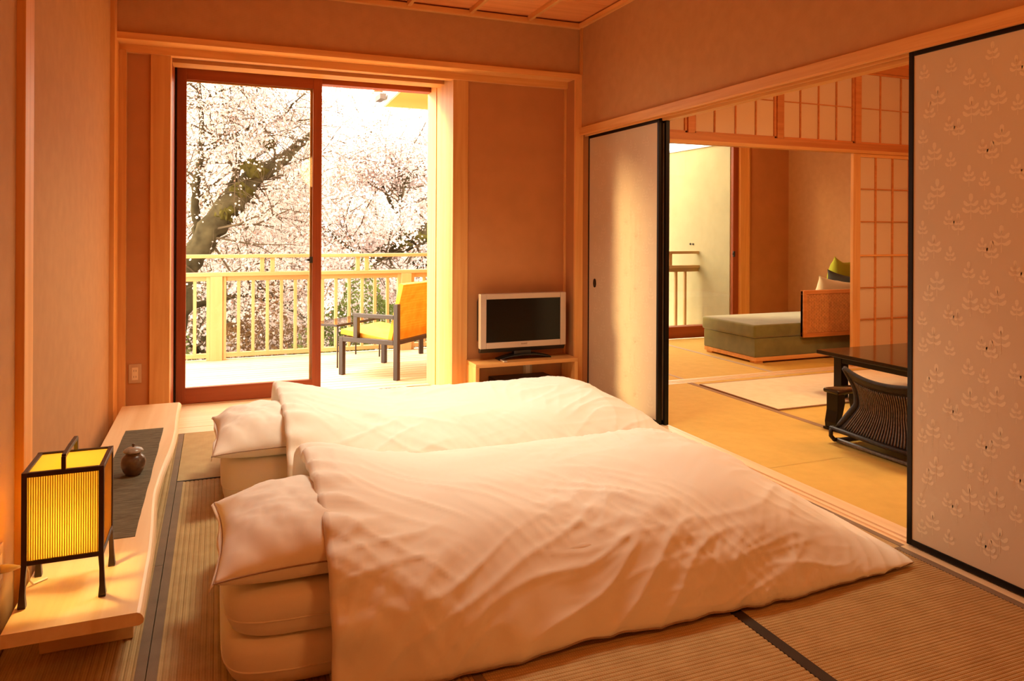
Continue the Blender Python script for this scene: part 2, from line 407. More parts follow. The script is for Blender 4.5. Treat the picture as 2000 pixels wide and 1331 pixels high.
T2['bmat'] = 'heri_pale'
tatami(2.64, 3.52, 5.0, 6.86, 'Y', 0, ('+X',), parent=floor2, **T2)
tatami(3.52, 4.42, 5.0, 6.86, 'Y', 0, ('+X',), bw=0.045, parent=floor2, **T2)
tatami(4.42, 5.30, 5.0, 6.86, 'Y', 0, (), parent=floor2, **T2)
tatami(5.30, 6.36, 5.0, 6.86, 'Y', 0, (), parent=floor2, **T2)

# ---- left wall
wl = box('wall_left', 'plaster', (-0.75, XL, -1.3, 4.80, -0.05, 2.9), bevel=0, kind='structure')
for y0, y1, nm in ((2.622, 2.735, 'post'), (4.70, 4.80, 'post'), (0.5, 0.62, 'post')):
    box('post', 'woodZ', (XL - 0.02, -0.541, y0, y1, 0.0, 2.72), wl, bevel=0.002)
box('cornice', 'woodY', (XL - 0.01, XL + 0.03, -1.2, 4.78, 2.668, 2.70), wl)
# ---- wall behind the viewpoint
box('wall_rear', 'plaster', (-0.75, 2.7, -1.45, -1.3, -0.05, 2.9), bevel=0, kind='structure')
# ---- right wall: plaster above the sliding doors
wr = box('wall_right', 'plaster', (XR, 2.60, -1.3, 4.80, 1.94, 2.9), bevel=0, kind='structure')
box('lintel', 'woodY', (2.440, 2.600, -1.3, 4.79, 1.897, 1.945), wr, bevel=0.002)
box('lintel_groove', 'woodY', (2.490, 2.500, -1.3, 4.79, 1.885, 1.897), wr, bevel=0.001)
box('lintel_groove', 'woodY', (2.545, 2.600, -1.3, 4.79, 1.880, 1.897), wr, bevel=0.001)
box('lintel_groove', 'woodY', (2.440, 2.455, -1.3, 4.79, 1.888, 1.897), wr, bevel=0.001)
box('cornice', 'woodY', (XR - 0.03, XR + 0.01, -1.2, 4.78, 2.668, 2.70), wr)
box('corner_bead', 'woodZ', (XR - 0.014, XR + 0.002, 4.764, 4.79, 2.33, 2.67), wr, bevel=0.001)
box('wall_panel', 'plaster', (2.475, 2.60, -1.3, 0.10, -0.04, 1.90), wr, bevel=0)
# ---- back wall with the alcove
wb = boxes('wall_back', 'plaster', [(-0.75, 2.60, 4.80, 5.40, 2.337, 2.9)], bevel=0, kind='structure')
box('cornice', 'woodX', (-0.56, 2.46, 4.765, 4.805, 2.664, 2.70), wb)
box('head_lintel', 'woodX', (-0.56, 2.47, YA, 4.925, 2.298, 2.337), wb, bevel=0.002)
box('head_board', 'woodX', (-0.56, 2.47, 4.91, 4.975, 2.250, 2.299), wb, bevel=0.002)
box('head_filler', 'redX', (-0.56, 2.47, 4.975, 5.15, 2.285, 2.40), wb, bevel=0)
box('door_head', 'woodX', (-0.40, 1.66, 5.15, 5.30, 2.258, 2.36), wb, bevel=0.002)
box('door_head_rail', 'woodX', (-0.40, 1.66, 5.30, 5.455, 2.295, 2.40), wb, bevel=0.001)
box('outer_head', 'redX', (-0.40, 1.66, 5.505, 5.60, 2.262, 2.60), wb, bevel=0.001)
box('outer_head_cap', 'redX', (-0.75, 2.62, 5.40, 5.60, 2.40, 2.9), wb, bevel=0)
# plaster panels at both sides of the door
box('wall_panel', 'plaster_dark', (-0.62, -0.36, 4.945, 5.60, -0.04, 2.30), wb, bevel=0)
box('wall_panel', 'plaster_dark', (1.60, 2.62, 4.945, 5.60, -0.04, 2.30), wb, bevel=0)
box('panel_bead', 'woodZ', (-0.545, -0.503, 4.895, 4.948, 0.0, 2.26), wb, bevel=0.002)
box('panel_reveal', 'woodZ', (-0.62, -0.543, 4.80, 4.95, 0.0, 2.30), wb, bevel=0.002)
box('panel_bead', 'woodZ', (2.396, 2.412, 4.930, 4.948, 0.0, 2.25), wb, bevel=0.002)
box('panel_reveal', 'plaster_dark', (2.410, 2.60, 4.79, 4.95, 0.0, 2.30), wb, bevel=0)
box('corner_post', 'woodZ', (2.408, 2.474, YA, 4.80, 0.0, 2.30), wb, bevel=0.002)
box('post', 'woodZ', (-0.376, -0.265, 4.925, 5.04, 0.0, 2.26), wb, bevel=0.003)
box('post', 'woodZ', (1.528, 1.640, 4.925, 5.235, 0.0, 2.30), wb, bevel=0.003)
box('door_jamb', 'woodZ', (1.536, 1.66, 5.239, 5.36, 0.0, 2.30), wb, bevel=0.002)
box('door_jamb', 'woodZ', (1.530, 1.66, 5.364, 5.60, 0.0, 2.30), wb, bevel=0.002)
box('door_jamb', 'redZ', (-0.40, -0.268, 5.04, 5.60, 0.0, 2.30), wb, bevel=0.001)

# ---- ceiling of the bedroom: boards on battens
ce = box('ceiling', 'ceil', (-0.75, 2.6, -1.3, 4.80, 2.74, 2.80), bevel=0, kind='structure')
bd = unit_piece('ceiling_board', 'ceil', 3.04, 0.447, 0.012, 0.001)
y = 4.57
while y > -1.2:
    put('ceiling_board', bd, (0.95, y, 2.718 + R.uniform(-.0005, .0005)), ce); y -= 0.449
bt = unit_piece('batten', 'woodY', 0.026, 6.0, 0.034, 0.002)
for x in (2.038, 1.605, 1.171, 0.737, 0.303, -0.131, -0.45):
    put('batten', bt, (x, 1.77, 2.695), ce)

# ---- sitting room and sun room shell
box('wall_sitting_right', 'plaster', (6.36, 6.5, 0.5, 7.1, -0.05, 2.9), bevel=0, kind='structure')
box('wall_sitting_rear', 'plaster', (2.6, 6.5, 0.40, 0.55, -0.05, 2.9), bevel=0, kind='structure')
box('wall_sun_room_left', 'plaster', (2.50, 2.64, 5.60, 7.0, -0.05, 2.9), bevel=0, kind='structure')
c2 = box('ceiling', 'ceil', (2.6, 6.5, 0.5, 7.05, 2.70, 2.80), bevel=0, kind='structure')
bt2 = unit_piece('batten', 'woodX', 3.74, 0.028, 0.03, 0.002)
for k in range(9): put('batten', bt2, (4.48, 4.55 - k * 0.45, 2.686), c2)
# far wall of the sun room with its window
wf = boxes('wall_sun_room_far', 'plaster_dark', [(5.765, 6.5, 6.95, 7.08, -0.05, 2.9), (2.5, 6.5, 6.95, 7.08, 2.32, 2.9)], bevel=0, kind='structure')
w1 = thing('window_1', 'tall sun room window above a red brown sill', 'window', (4.2, 6.94, 0.0), kind='structure')
box('window_sill', 'redX', (2.62, 5.77, 6.90, 7.02, 0.0, 0.130), w1, bevel=0.003)
box('window_post', 'woodZ', (5.635, 5.75, 6.93, 7.06, 0.130, 2.33), w1, bevel=0.003)
box('window_post_bead', 'woodZ', (5.745, 5.768, 6.925, 6.95, 0.0, 2.33), w1, bevel=0.002)
box('window_stile', 'redZ', (5.555, 5.633, 6.96, 7.0, 0.130, 2.33), w1, bevel=0.002)
box('window_stile', 'redZ', (2.64, 2.72, 6.96, 7.0, 0.130, 2.33), w1, bevel=0.002)
box('window_stile', 'redZ', (4.05, 4.12, 6.96, 7.0, 0.130, 2.33), w1, bevel=0.002)
box('window_head', 'redX', (2.64, 5.64, 6.955, 7.005, 2.25, 2.34), w1, bevel=0.002)
box('pane', 'glass', (4.12, 5.555, 6.977, 6.983, 0.128, 2.26), w1, bevel=0)
box('pane', 'glass', (2.72, 4.05, 6.977, 6.983, 0.128, 2.26), w1, bevel=0)
MB().box(5.552, 5.575, 6.945, 6.965, 0.90, 0.965).box(5.535, 5.57, 6.94, 6.95, 0.925, 0.94).build('latch', 'legchrome', w1, 0.002)
# partition between sitting room and sun room: lintel and paper transoms
YP = 4.919
tr = thing('trim_1', 'wooden lintel under the paper transom windows', 'lintel', (4.48, YP, 1.9), kind='structure')
box('lintel_beam', 'redwoodX', (2.60, 6.36, YP, YP + 0.075, 1.905, 1.985), tr, bevel=0.002)
box('lintel_lip', 'woodX', (2.60, 6.36, YP - 0.014, YP + 0.06, 1.897, 1.925), tr, bevel=0.002)
box('top_beam', 'redwoodX', (2.60, 6.36, YP, YP + 0.075, 2.630, 2.72), tr, bevel=0.002)
for x in (3.519, 4.416, 5.290):
    box('transom_post', 'redwoodX', (x - 0.032, x + 0.032, YP + 0.002, YP + 0.07, 1.985, 2.632), tr, bevel=0.002)
kv = unit_piece('muntin', 'redwoodX', 0.012, 0.012, 0.612, 0.001)
def transom(idx, x0, x1, label):
    t = thing('window_%d' % idx, label, 'window', ((x0 + x1) / 2, YP + 0.03, 1.985), kind='structure')
    w = 0.020
    for bb in ((x0, x0 + w, 1.985, 2.63), (x1 - w, x1, 1.985, 2.63)): box('stile', 'redwoodX', (bb[0], bb[1], YP + 0.018, YP + 0.045, bb[2], bb[3]), t)
    for z in (1.985, 2.612): box('rail', 'redwoodX', (x0, x1, YP + 0.018, YP + 0.045, z, z + 0.018), t)
    n = 4; xs = [x0 + (x1 - x0) * i / n for i in range(n + 1)]
    for x in xs[1:-1]: put('muntin', kv, (x, YP + 0.027, 2.308), t)
    box('muntin', 'redwoodX', (x0 + w, x1 - w, YP + 0.0225, YP + 0.0315, 2.301, 2.309), t, bevel=0)
    zs = (1.99, 2.305, 2.63)
    for i in range(n):
        for j in range(2):
            box('paper_pane', 'shoji', (xs[i], xs[i + 1], YP + 0.034, YP + 0.0352, zs[j], zs[j + 1]), t, bevel=0)
    return t
transom(2, 2.65, 3.487, 'paper transom window beside the black framed sliding panel')
transom(3, 3.551, 4.384, 'paper transom window between the two dark transom posts over the daybed')
transom(4, 4.448, 5.258, 'paper transom window above the cane panel of the daybed')
transom(5, 5.322, 6.34, 'paper transom window above the shoji panel')
# shoji panel
sj = thing('door_4', 'shoji sliding panel with paper panes beside the low black table', 'door', (5.75, YP, 0.0), kind='structure')
x0, x1, z0, z1 = 5.243, 6.16, 0.002, 1.900
for bb in ((x0, 5.328, z0, z1), (x1 - 0.06, x1, z0, z1)): box('stile', 'woodZ', (bb[0], bb[1], YP + 0.012, YP + 0.045, bb[2], bb[3]), sj)
for a, b in ((1.868, 1.9), (0.978, 0.994), (0.002, 0.10)): box('rail', 'woodX', (5.328, x1 - 0.06, YP + 0.014, YP + 0.043, a, b), sj)
xs = [5.328, 5.518, 5.725, 5.932, 6.10]
for x in xs[1:-1]: box('muntin', 'redwoodX', (x - 0.007, x + 0.007, YP + 0.016, YP + 0.030, 0.10, 1.868), sj, bevel=0)
zs = [0.10, 0.414, 0.697, 0.986, 1.290, 1.582, 1.868]
for z in (0.414, 0.697, 1.290, 1.582): box('muntin', 'redwoodX', (5.328, 6.10, YP + 0.018, YP + 0.028, z - 0.005, z + 0.005), sj, bevel=0)
for i in range(4):
    for j in range(6):
        box('paper_pane', 'shoji', (xs[i], xs[i + 1], YP + 0.031, YP + 0.0322, zs[j], zs[j + 1]), sj, bevel=0)

# ---- fusuma sliding doors
def fusuma(name, label, X, y0, y1, z0, z1, motif='motif', pull=None, th=0.030, fw=0.021):
    t = thing(name, label, 'door', (X, (y0 + y1) / 2, 0.0), kind='structure')
    box('panel', 'fusuma', (X + 0.004, X + th - 0.004, y0 + fw * .7, y1 - fw * .7, z0 + fw * .7, z1 - fw * .7), t, bevel=0)
    for a, b in ((y0, y0 + fw), (y1 - fw, y1)): box('frame_stile', 'black', (X, X + th, a, b, z0, z1), t, bevel=0.002)
    for a, b in ((z0, z0 + fw * 1.15), (z1 - fw * 1.15, z1)): box('frame_rail', 'black', (X, X + th, y0 + fw, y1 - fw, a, b), t, bevel=0.002)
    if motif:
        mb = MB(); xm = X + 0.0034
        def strip(pts, w):
            n = len(mb.v)
            for i, (a, b) in enumerate(pts):
                p, q = pts[max(i - 1, 0)], pts[min(i + 1, len(pts) - 1)]
                dx, dy = q[0] - p[0], q[1] - p[1]; l = math.hypot(dx, dy) or 1
                ww = w[i] if hasattr(w, '__len__') else w
                nx, ny = -dy / l * ww, dx / l * ww
                mb.v.append((xm, a + nx, b + ny)); mb.v.append((xm, a - nx, b - ny))
            for i in range(len(pts) - 1): mb.f.append((n + 2 * i, n + 2 * i + 1, n + 2 * i + 3, n + 2 * i + 2))
        def motif_at(c, s, tall):
            cy, cz = c
            ok = lambda a, b: y0 + .03 < a < y1 - .03 and z0 + .03 < b < z1 - .03
            if not (ok(cy - .034 * s, cz - .05 * s) and ok(cy + .034 * s, cz + .05 * s)): return
            strip([(cy, cz - 0.047 * s), (cy, cz + 0.03 * s)], 0.0011 * s)
            tiers = ((-0.014, .031), (0.010, .026)) if tall else ((-0.016, .028), (0.006, .020))
            for bz, w in tiers:
                for sg in (-1, 1):
                    pts = [(cy + sg * w * s * t, cz + s * (bz - 0.010 * math.sin(t * 2.2) + 0.018 * t * t)) for t in (0.05, .3, .55, .8, 1.0)]
                    strip(pts, [0.0022 * s, .0042 * s, .006 * s, .0066 * s, .0028 * s])
            strip([(cy, cz + .018 * s), (cy, cz + .030 * s), (cy, cz + .042 * s), (cy, cz + .046 * s)], [.004 * s, .0085 * s, .007 * s, .002 * s])
        K = 1 / 1420
        base = [(0, 0, 1.0, 1), (-95, 40, .70, 0), (-48, 65, .85, 0), (185, 85, 1.0, 1), (67, 150, .75, 0), (118, 175, .85, 0), (-85, 200, .72, 0), (-18, 290, .95, 1), (-80, 340, .75, 0), (75, 335, .75, 0), (175, 415, .82, 0)]
        oy, oz = 2.03 - 140 * K, 1.87 - 250 * K
        for a in range(-12, 14):
            for b in range(-14, 14):
                for dx, dz, s, tall in base:
                    motif_at((oy - (dx + a * 340) * K, oz - (dz + a * 245 + b * 485) * K), s, tall)
        if mb.v: mb.build('printed_motif', motif, t, kind='stuff')
    if pull:
        prof = []
        for k in range(20):
            a = 2 * math.pi * k / 20; prof.append((pull[0] + 0.030 * math.cos(a) * .62, pull[1] + 0.032 * math.sin(a)))
        MB().prism(prof, 'X', X - 0.002, X + 0.006).build('finger_pull', 'black', t, 0.0015)
    return t
fusuma('door_1', 'narrow looking sliding panel with black frame and round pull next to the television', 2.522, 3.865, 4.80, 0.003, 1.895, motif='motif_faint', pull=(4.69, 0.821))
fusuma('door_5', 'second black framed sliding panel stacked behind the panel by the television', 2.560, 3.845, 4.79, 0.003, 1.892, motif=False, th=0.028)
fusuma('door_2', 'wide sliding panel with pale plant motifs and a black frame', 2.459, 1.14, 2.052, 0.006, 1.896)
fusuma('door_6', 'black framed sliding panel behind the motif panel', 2.522, 0.12, 1.10, 0.003, 1.895, motif=False)

# ---- glass sliding door
gd = thing('door_3', 'red brown wooden sliding glass door to the balcony', 'door', (0.22, YD, 0.004), kind='structure')
ya, yb = YD, YD + 0.036
box('stile', 'redZ', (-0.256, -0.196, ya, yb, 0.006, 2.292), gd, bevel=0.002)
box('stile', 'redZ', (0.640, 0.703, ya, yb, 0.006, 2.292), gd, bevel=0.002)
box('rail', 'redX', (-0.196, 0.640, ya + .001, yb - .001, 2.215, 2.292), gd, bevel=0.002)
box('rail', 'redX', (-0.196, 0.640, ya + .001, yb - .001, 0.006, 0.112), gd, bevel=0.002)
box('glazing_bead', 'woodZ', (0.622, 0.641, ya + .02, yb - .002, 0.112, 2.215), gd, bevel=0.001)
box('glazing_bead', 'woodX', (-0.196, 0.622, ya + .02, yb - .002, 2.204, 2.216), gd, bevel=0.001)
box('pane', 'glass', (-0.198, 0.642, ya + 0.012, ya + 0.017, 0.110, 2.217), gd, bevel=0)
MB().box(0.618, 0.642, ya - 0.006, ya + 0.004, 0.955, 1.0).prism([(0.585, 0.978), (0.622, 0.966), (0.622, 0.992)], 'Y', ya - 0.02, ya - 0.008).build('latch', 'legchrome', gd, 0.002)

box('dark_gap_strip', 'black', (-0.272, -0.250, YD + 0.037, YD + 0.06, 0.0, 2.30), gd, bevel=0)  # black strips added to paint the dark gap between jamb and door
box('dark_gap_strip', 'black', (-0.270, -0.257, YD - 0.03, YD + 0.037, 0.006, 2.29), gd, bevel=0)

# ---- outside: deck, eave, stucco wall
dk = box('floor_deck', 'deck', (-3.2, 6.6, 5.60, 7.85, -0.22, -0.112), bevel=0, kind='structure', label='wooden balcony deck of narrow planks')
pl = unit_piece('deck_plank', 'deck', 5.70, 0.089, 0.03, 0.003)
pl2 = unit_piece('deck_plank', 'deck', 3.95, 0.089, 0.03, 0.003)
y = 5.577 + 0.047
k = 0
while y < 7.82:
    put('deck_plank', pl, (-0.36, y, -0.095), dk)
    if y > 7.05: put('deck_plank', pl2, (4.47, y, -0.095), dk)
    y += 0.1
box('threshold', 'paleX', (-0.42, 1.66, 5.528, 5.572, -0.10, -0.012), dk, bevel=0.003)
ev = thing('roof_eave', 'ochre eave with white edge board and brown gutter over the balcony', 'eave', (3.5, 6.8, 2.55), kind='structure')
MB().prism([(1.60, 5.60), (4.4, 5.60), (4.4, 8.0), (1.705, 8.0)], 'Z', 2.55, 2.575).build('soffit', 'soffit', ev)
MB().prism([(1.575, 5.60), (1.60, 5.60), (1.705, 8.02), (1.68, 8.02)], 'Z', 2.545, 2.72).build('edge_board', 'white_cap', ev)
MB().prism([(1.68, 8.0), (4.4, 8.0), (4.4, 8.025), (1.68, 8.025)], 'Z', 2.545, 2.70).build('edge_board', 'white_cap', ev)
MB().prism([(1.50, 5.60), (4.4, 5.60), (4.4, 8.12), (1.60, 8.12)], 'Z', 2.722, 2.78).build('roof_edge', 'redwoodX', ev)
box('gutter', 'gutter', (1.585, 1.650, 7.70, 7.95, 2.578, 2.636), ev)
sw = box('wall_balcony', 'extwall', (5.611, 5.75, 7.09, 8.424, -0.2, 2.235), bevel=0.003, kind='structure', label='cream stucco side wall at the end of the balcony')
box('coping', 'white_cap', (5.595, 5.77, 7.09, 8.44, 2.235, 2.262), sw, bevel=0.003)
for yk in (7.80, 7.86): MB().tube([(5.613, yk, 1.03), (5.598, yk, 1.03)], 0.012, 12).build('bolt', 'legchrome', sw)

# railing
rl = thing('balcony_railing', 'pale wooden balcony railing with square balusters and a double handrail', 'railing', (2.6, YR, -0.08))
def rail(x0, x1):
    box('handrail', 'railX', (x0, x1, YR - 0.035, YR + 0.035, 0.912, 0.947), rl, bevel=0.004)
    box('upper_rail', 'railX', (x0, x1, YR - 0.05, YR + 0.05, 0.735, 0.772), rl, bevel=0.004)
    box('under_rail', 'railX', (x0, x1, YR - 0.02, YR + 0.02, 0.690, 0.735), rl, bevel=0.003)
    box('bottom_rail', 'railX', (x0, x1, YR - 0.03, YR + 0.03, -0.052, -0.012), rl, bevel=0.003)
rail(-3.0, 5.60)
bal = unit_piece('baluster', 'railZ', 0.030, 0.030, 0.702, 0.002)
posts = [-0.003 + k * 1.87 for k in range(-1, 3)]
for px in posts:
    box('post', 'railZ', (px - 0.055, px + 0.055, YR - 0.055, YR + 0.055, -0.08, 0.735), rl, bevel=0.003)
    for sg in (-1, 1):
        box('post_cheek', 'railZ', (px + sg * 0.0725 - 0.0165, px + sg * 0.0725 + 0.0165, YR - 0.034, YR + 0.034, -0.079, 0.734), rl, bevel=0.002)
    for j in range(12):
        bx = px + 0.203 + j * 0.134
        if bx < 5.58: put('baluster', bal, (bx, YR, 0.339), rl)
    for dx in (0.42, 0.518, 1.363, 1.455):
        if px + dx < 5.5: box('short_post', 'railZ', (px + dx - 0.020, px + dx + 0.020, YR - 0.02, YR + 0.02, 0.772, 0.912), rl, bevel=0.002)

# ================================================================ FURNITURE AND THINGS
# ---- slab bench
def bench():
    t = thing('slab_bench', 'long low live-edge wooden bench along the left wall', 'bench', (-0.35, 3.5, 0.0))
    ZT, TH = 0.165, 0.036
    n = 48; rows = []
    for i in range(n + 1):
        y = 2.215 + (4.80 - 2.215) * i / n
        e = -0.184 - 0.030 * math.exp(-((y - 3.25) / 0.48) ** 2) + 0.0025 * fbm((y * 3, 1.3, 0)) - 0.012 * sstep(3.9, 4.7, y)
        row = [(-0.508, y, ZT - TH), (-0.508, y, ZT - 0.002), (-0.506, y, ZT)]
        for q in range(1, 9): row.append((-0.506 + (e - 0.012 + 0.506) * q / 8, y, ZT))
        row += [(e - 0.004, y, ZT - 0.003), (e + 0.002, y, ZT - 0.010), (e + 0.006, y, ZT - 0.020), (e + 0.004, y, ZT - 0.030), (e - 0.006, y, ZT - TH)]
        rows.append(row)
    mb = MB(); k = len(rows[0]); mb.grid(rows, n + 1, k, close_v=True)
    mb.f.append(tuple(range(k))); mb.f.append(tuple(n * k + j for j in range(k - 1, -1, -1)))
    o = mb.build('seat_slab', 'paleY', t)
    for y in (2.41, 4.45): box('foot_block', 'paleX', (-0.46, -0.222, y, y + 0.11, 0.0, ZT - TH), t, bevel=0.003)
    return t
bench()
# ---- runner and jar
def runner():
    mb = MB(); rows = []
    n, m = 60, 10
    for i in range(n + 1):
        y = 2.762 + (4.21 - 2.762) * i / n
        row = []
        for j in range(m + 1):
            x = -0.428 + (0.176) * j / m
            row.append((x + 0.002 * fbm((x * 9, y * 7, 3)), y, 0.1668 + 0.0006 * fbm((x * 20, y * 20, 0))))
        rows.append(row)
    k = m + 1
    bot = [[(p[0], p[1], 0.1652) for p in r] for r in rows]
    mb.grid(rows, n + 1, k); mb.grid([list(reversed(r)) for r in bot], n + 1, k)
    for edge_t, edge_b in (([r[0] for r in rows], [r[0] for r in bot]), ([r[-1] for r in rows], [r[-1] for r in bot]), (rows[0], bot[0]), (rows[-1], bot[-1])):
        mb.grid([edge_t, edge_b], 2, len(edge_t))
    mb.f = [tuple(reversed(f)) for f in mb.f]
    return mb.build('table_runner', 'runner', None, smooth=True, label='dark grey woven cloth runner laid along the wooden bench', cat='cloth runner')
runner()
def jar():
    c = (-0.322, 3.452, 0.1675)
    t = thing('lidded_jar', 'small round brown ceramic jar with a lid on the grey runner', 'jar', c)
    MB().lathe([(0.0, 0.0), (0.026, 0.0), (0.029, 0.004), (0.040, 0.020), (0.047, 0.040), (0.0475, 0.056), (0.043, 0.072), (0.034, 0.082), (0.030, 0.086), (0.030, 0.094), (0.0, 0.094)], c, 40, cap=False).build('body', 'jar', t, smooth=True)
    l = MB().lathe([(0.0, 0.094), (0.030, 0.094), (0.038, 0.0965), (0.039, 0.099), (0.034, 0.107), (0.022, 0.114), (0.008, 0.117), (0, 0.117)], c, 40, cap=False).build('lid', 'jar_lid', t, smooth=True)
    MB().lathe([(0.0, 0.115), (0.005, 0.116), (0.0035, 0.121), (0.0065, 0.126), (0.004, 0.130), (0, 0.131)], c, 16, cap=False).build('knob', 'jar', l, smooth=True)
jar()
# ---- lantern
def lantern():
    x0, x1, y0, y1, zb, z0, z1 = -0.491, -0.293, 2.350, 2.556, 0.165, 0.278, 0.532
    t = thing('table_lantern', 'glowing square paper lantern with dark wooden frame standing on the bench', 'lamp', ((x0 + x1) / 2, (y0 + y1) / 2, zb))
    w = 0.013
    for cx, sx in ((x0, 1), (x1, -1)):
        for cy, sy in ((y0, 1), (y1, -1)):
            # leg: square bar, flaring slightly outward at the foot
            rows = []
            for z, fl, h in ((z1, 0, w), (z0, 0, w), (z0 - 0.035, -0.0015, w * .9), (zb + 0.035, -0.004, w * 1.05), (zb + 0.006, -0.007, w * 1.45), (zb, -0.006, w * 1.35)):
                a = cx + sx * fl; b = cy + sy * fl
                rows.append([(a, b, z), (a + sx * h, b, z), (a + sx * h, b + sy * h, z), (a, b + sy * h, z)])
            mb = MB(); mb.grid(rows, len(rows), 4, close_v=True); mb.f += [(0, 1, 2, 3), tuple(range(len(mb.v) - 1, len(mb.v) - 5, -1))]
            o = mb.build('leg', 'lampframe', t)
            bm = bmesh.new(); bm.from_mesh(o.data); bmesh.ops.recalc_face_normals(bm, faces=bm.faces); bm.to_mesh(o.data); bm.free()
    for z in (z0, z1 - w):
        for yy in (y0, y1 - w): box('frame_bar', 'lampframe', (x0 + w, x1 - w, yy, yy + w, z, z + w), t)
        for xx in (x0, x1 - w): box('frame_bar', 'lampframe', (xx, xx + w, y0 + w, y1 - w, z, z + w), t)
    g = 0.0045; th = 0.0008
    box('paper_panel', 'lamp_paper', (x0 + w, x1 - w, y0 + g, y0 + g + th, z0 + w, z1 - w), t, bevel=0)
    box('paper_panel', 'lamp_paper', (x0 + w, x1 - w, y1 - g - th, y1 - g, z0 + w, z1 - w), t, bevel=0)
    box('paper_panel', 'lamp_paper', (x0 + g, x0 + g + th, y0 + w, y1 - w, z0 + w, z1 - w), t, bevel=0)
    box('paper_panel', 'lamp_paper', (x1 - g - th, x1 - g, y0 + w, y1 - w, z0 + w, z1 - w), t, bevel=0)
    box('paper_panel', 'lamp_paper', (x0 + w, x1 - w, y0 + w, y1 - w, z1 - g - th, z1 - g), t, bevel=0, label='paper top of the lantern')
    rb = MB(); n = 30
    for i in range(n):
        x = x0 + w + (x1 - x0 - 2 * w) * (i + 0.5) / n
        rb.box(x - 0.0011, x + 0.0011, y0 + g - 0.0012, y0 + g - 0.0001, z0 + w, z1 - w)
        yv = y0 + w + (y1 - y0 - 2 * w) * (i + 0.5) / n
        rb.box(x1 - g + 0.0001, x1 - g + 0.0012, yv - 0.0011, yv + 0.0011, z0 + w, z1 - w)
    rb.build('thin_rib', 'lamp_rib', t, kind='stuff')
    xm = (x0 + x1) / 2
    h = MB(); pts = [(xm, y0 + 0.006, z1 - 0.004), (xm, y0 + 0.006, z1 + 0.036), (xm, (y0 + y1) / 2, z1 + 0.038), (xm, y1 - 0.006, z1 + 0.036), (xm, y1 - 0.006, z1 - 0.004)]
    for a, b in zip(pts[:-1], pts[1:]): h.bar(a, b, 0.011, 0.011, up=(1, 0, 0))
    h.build('handle', 'lampframe', t, 0.001)
    bm_, nt, b, N, L = newmat('glowing_bulb'); b.inputs['Emission Color'].default_value = (1, 0.55, 0.12, 1); b.inputs['Emission Strength'].default_value = 30
    c = (xm, (y0 + y1) / 2, 0.335)
    MB().lathe([(0.0, -0.03), (0.012, -0.028), (0.020, -0.012), (0.022, 0.006), (0.015, 0.022), (0.0, 0.028)], c, 20, cap=False).build('bulb', bm_, t, smooth=True)
    MB().lathe([(0.0, -0.055), (0.014, -0.055), (0.014, -0.029), (0, -0.029)], c, 16, cap=False).build('lamp_holder', 'blackplastic', t, smooth=True)
    MB().bar((x0 + .004, c[1], z0 + .006), (x1 - .004, c[1], z0 + .006), 0.02, 0.006).build('cross_bar', 'lampframe', t)
    l = bpy.data.lights.new('lantern_light', 'POINT'); l.energy = 3.0; l.color = (1.0, 0.72, 0.22); l.shadow_soft_size = 0.02
    lo = bpy.data.objects.new('lantern_light', l); COL.objects.link(lo); lo.parent = t; lo.location = Vector((c[0], c[1], c[2] + 0.045)) - org(t)
    # cord from the wall socket to the lantern
lantern()
def sockets():
    t = thing('wall_socket', 'wall socket with a white plug beside the lantern', 'socket', (-0.556, 2.46, 0.20))
    box('plate', 'outlet_plate', (-0.565, -0.559, 2.405, 2.475, 0.19, 0.31), t, bevel=0.002)
    box('socket_insert', 'outlet_ivory', (-0.559, -0.5575, 2.425, 2.455, 0.215, 0.285), t, bevel=0.0005)
    p = thing('lamp_plug', 'white plug with short cord pushed into the wall socket', 'plug', (-0.5575, 2.44, 0.245))
    MB().tube([(-0.5575, 2.44, 0.245), (-0.545, 2.44, 0.245), (-0.53, 2.44, 0.245), (-0.52, 2.44, 0.245), (-0.512, 2.44, 0.245)], [0.012, 0.012, 0.0095, 0.006, 0.004], 16).build('plug_body', 'plug', p, smooth=True)
    MB().tube([(-0.52, 2.44, 0.245), (-0.505, 2.442, 0.243), (-0.497, 2.448, 0.236), (-0.494, 2.455, 0.222), (-0.495, 2.47, 0.19), (-0.49, 2.49, 0.1695), (-0.46, 2.52, 0.1685)], 0.0028, 8).build('cord', 'plug', p, smooth=True)
    t2 = thing('wall_outlet', 'beige double wall outlet low on the narrow panel beside the glass door', 'outlet', (-0.454, 4.945, 0.27))
    box('plate', 'outlet_plate', (-0.489, -0.419, 4.938, 4.945, 0.268, 0.384), t2, bevel=0.0025)
    ins = box('socket_insert', 'outlet_ivory', (-0.471, -0.437, 4.9355, 4.938, 0.288, 0.364), t2, bevel=0.001)
    for zc in (0.308, 0.344):
        for dx in (-0.006, 0.006): box('slot', 'black', (-0.454 + dx - 0.001, -0.454 + dx + 0.001, 4.935, 4.936, zc - 0.006, zc + 0.006), ins, bevel=0)
    t3 = thing('wall_outlet', 'dim wall outlet behind the television stand shelf', 'outlet', (2.10, 4.945, 0.13))
    box('plate', 'outlet_plate', (2.075, 2.145, 4.938, 4.945, 0.12, 0.235), t3, bevel=0.0025)
    box('socket_insert', 'outlet_ivory', (2.093, 2.127, 4.9355, 4.938, 0.14, 0.215), t3, bevel=0.001)
sockets()

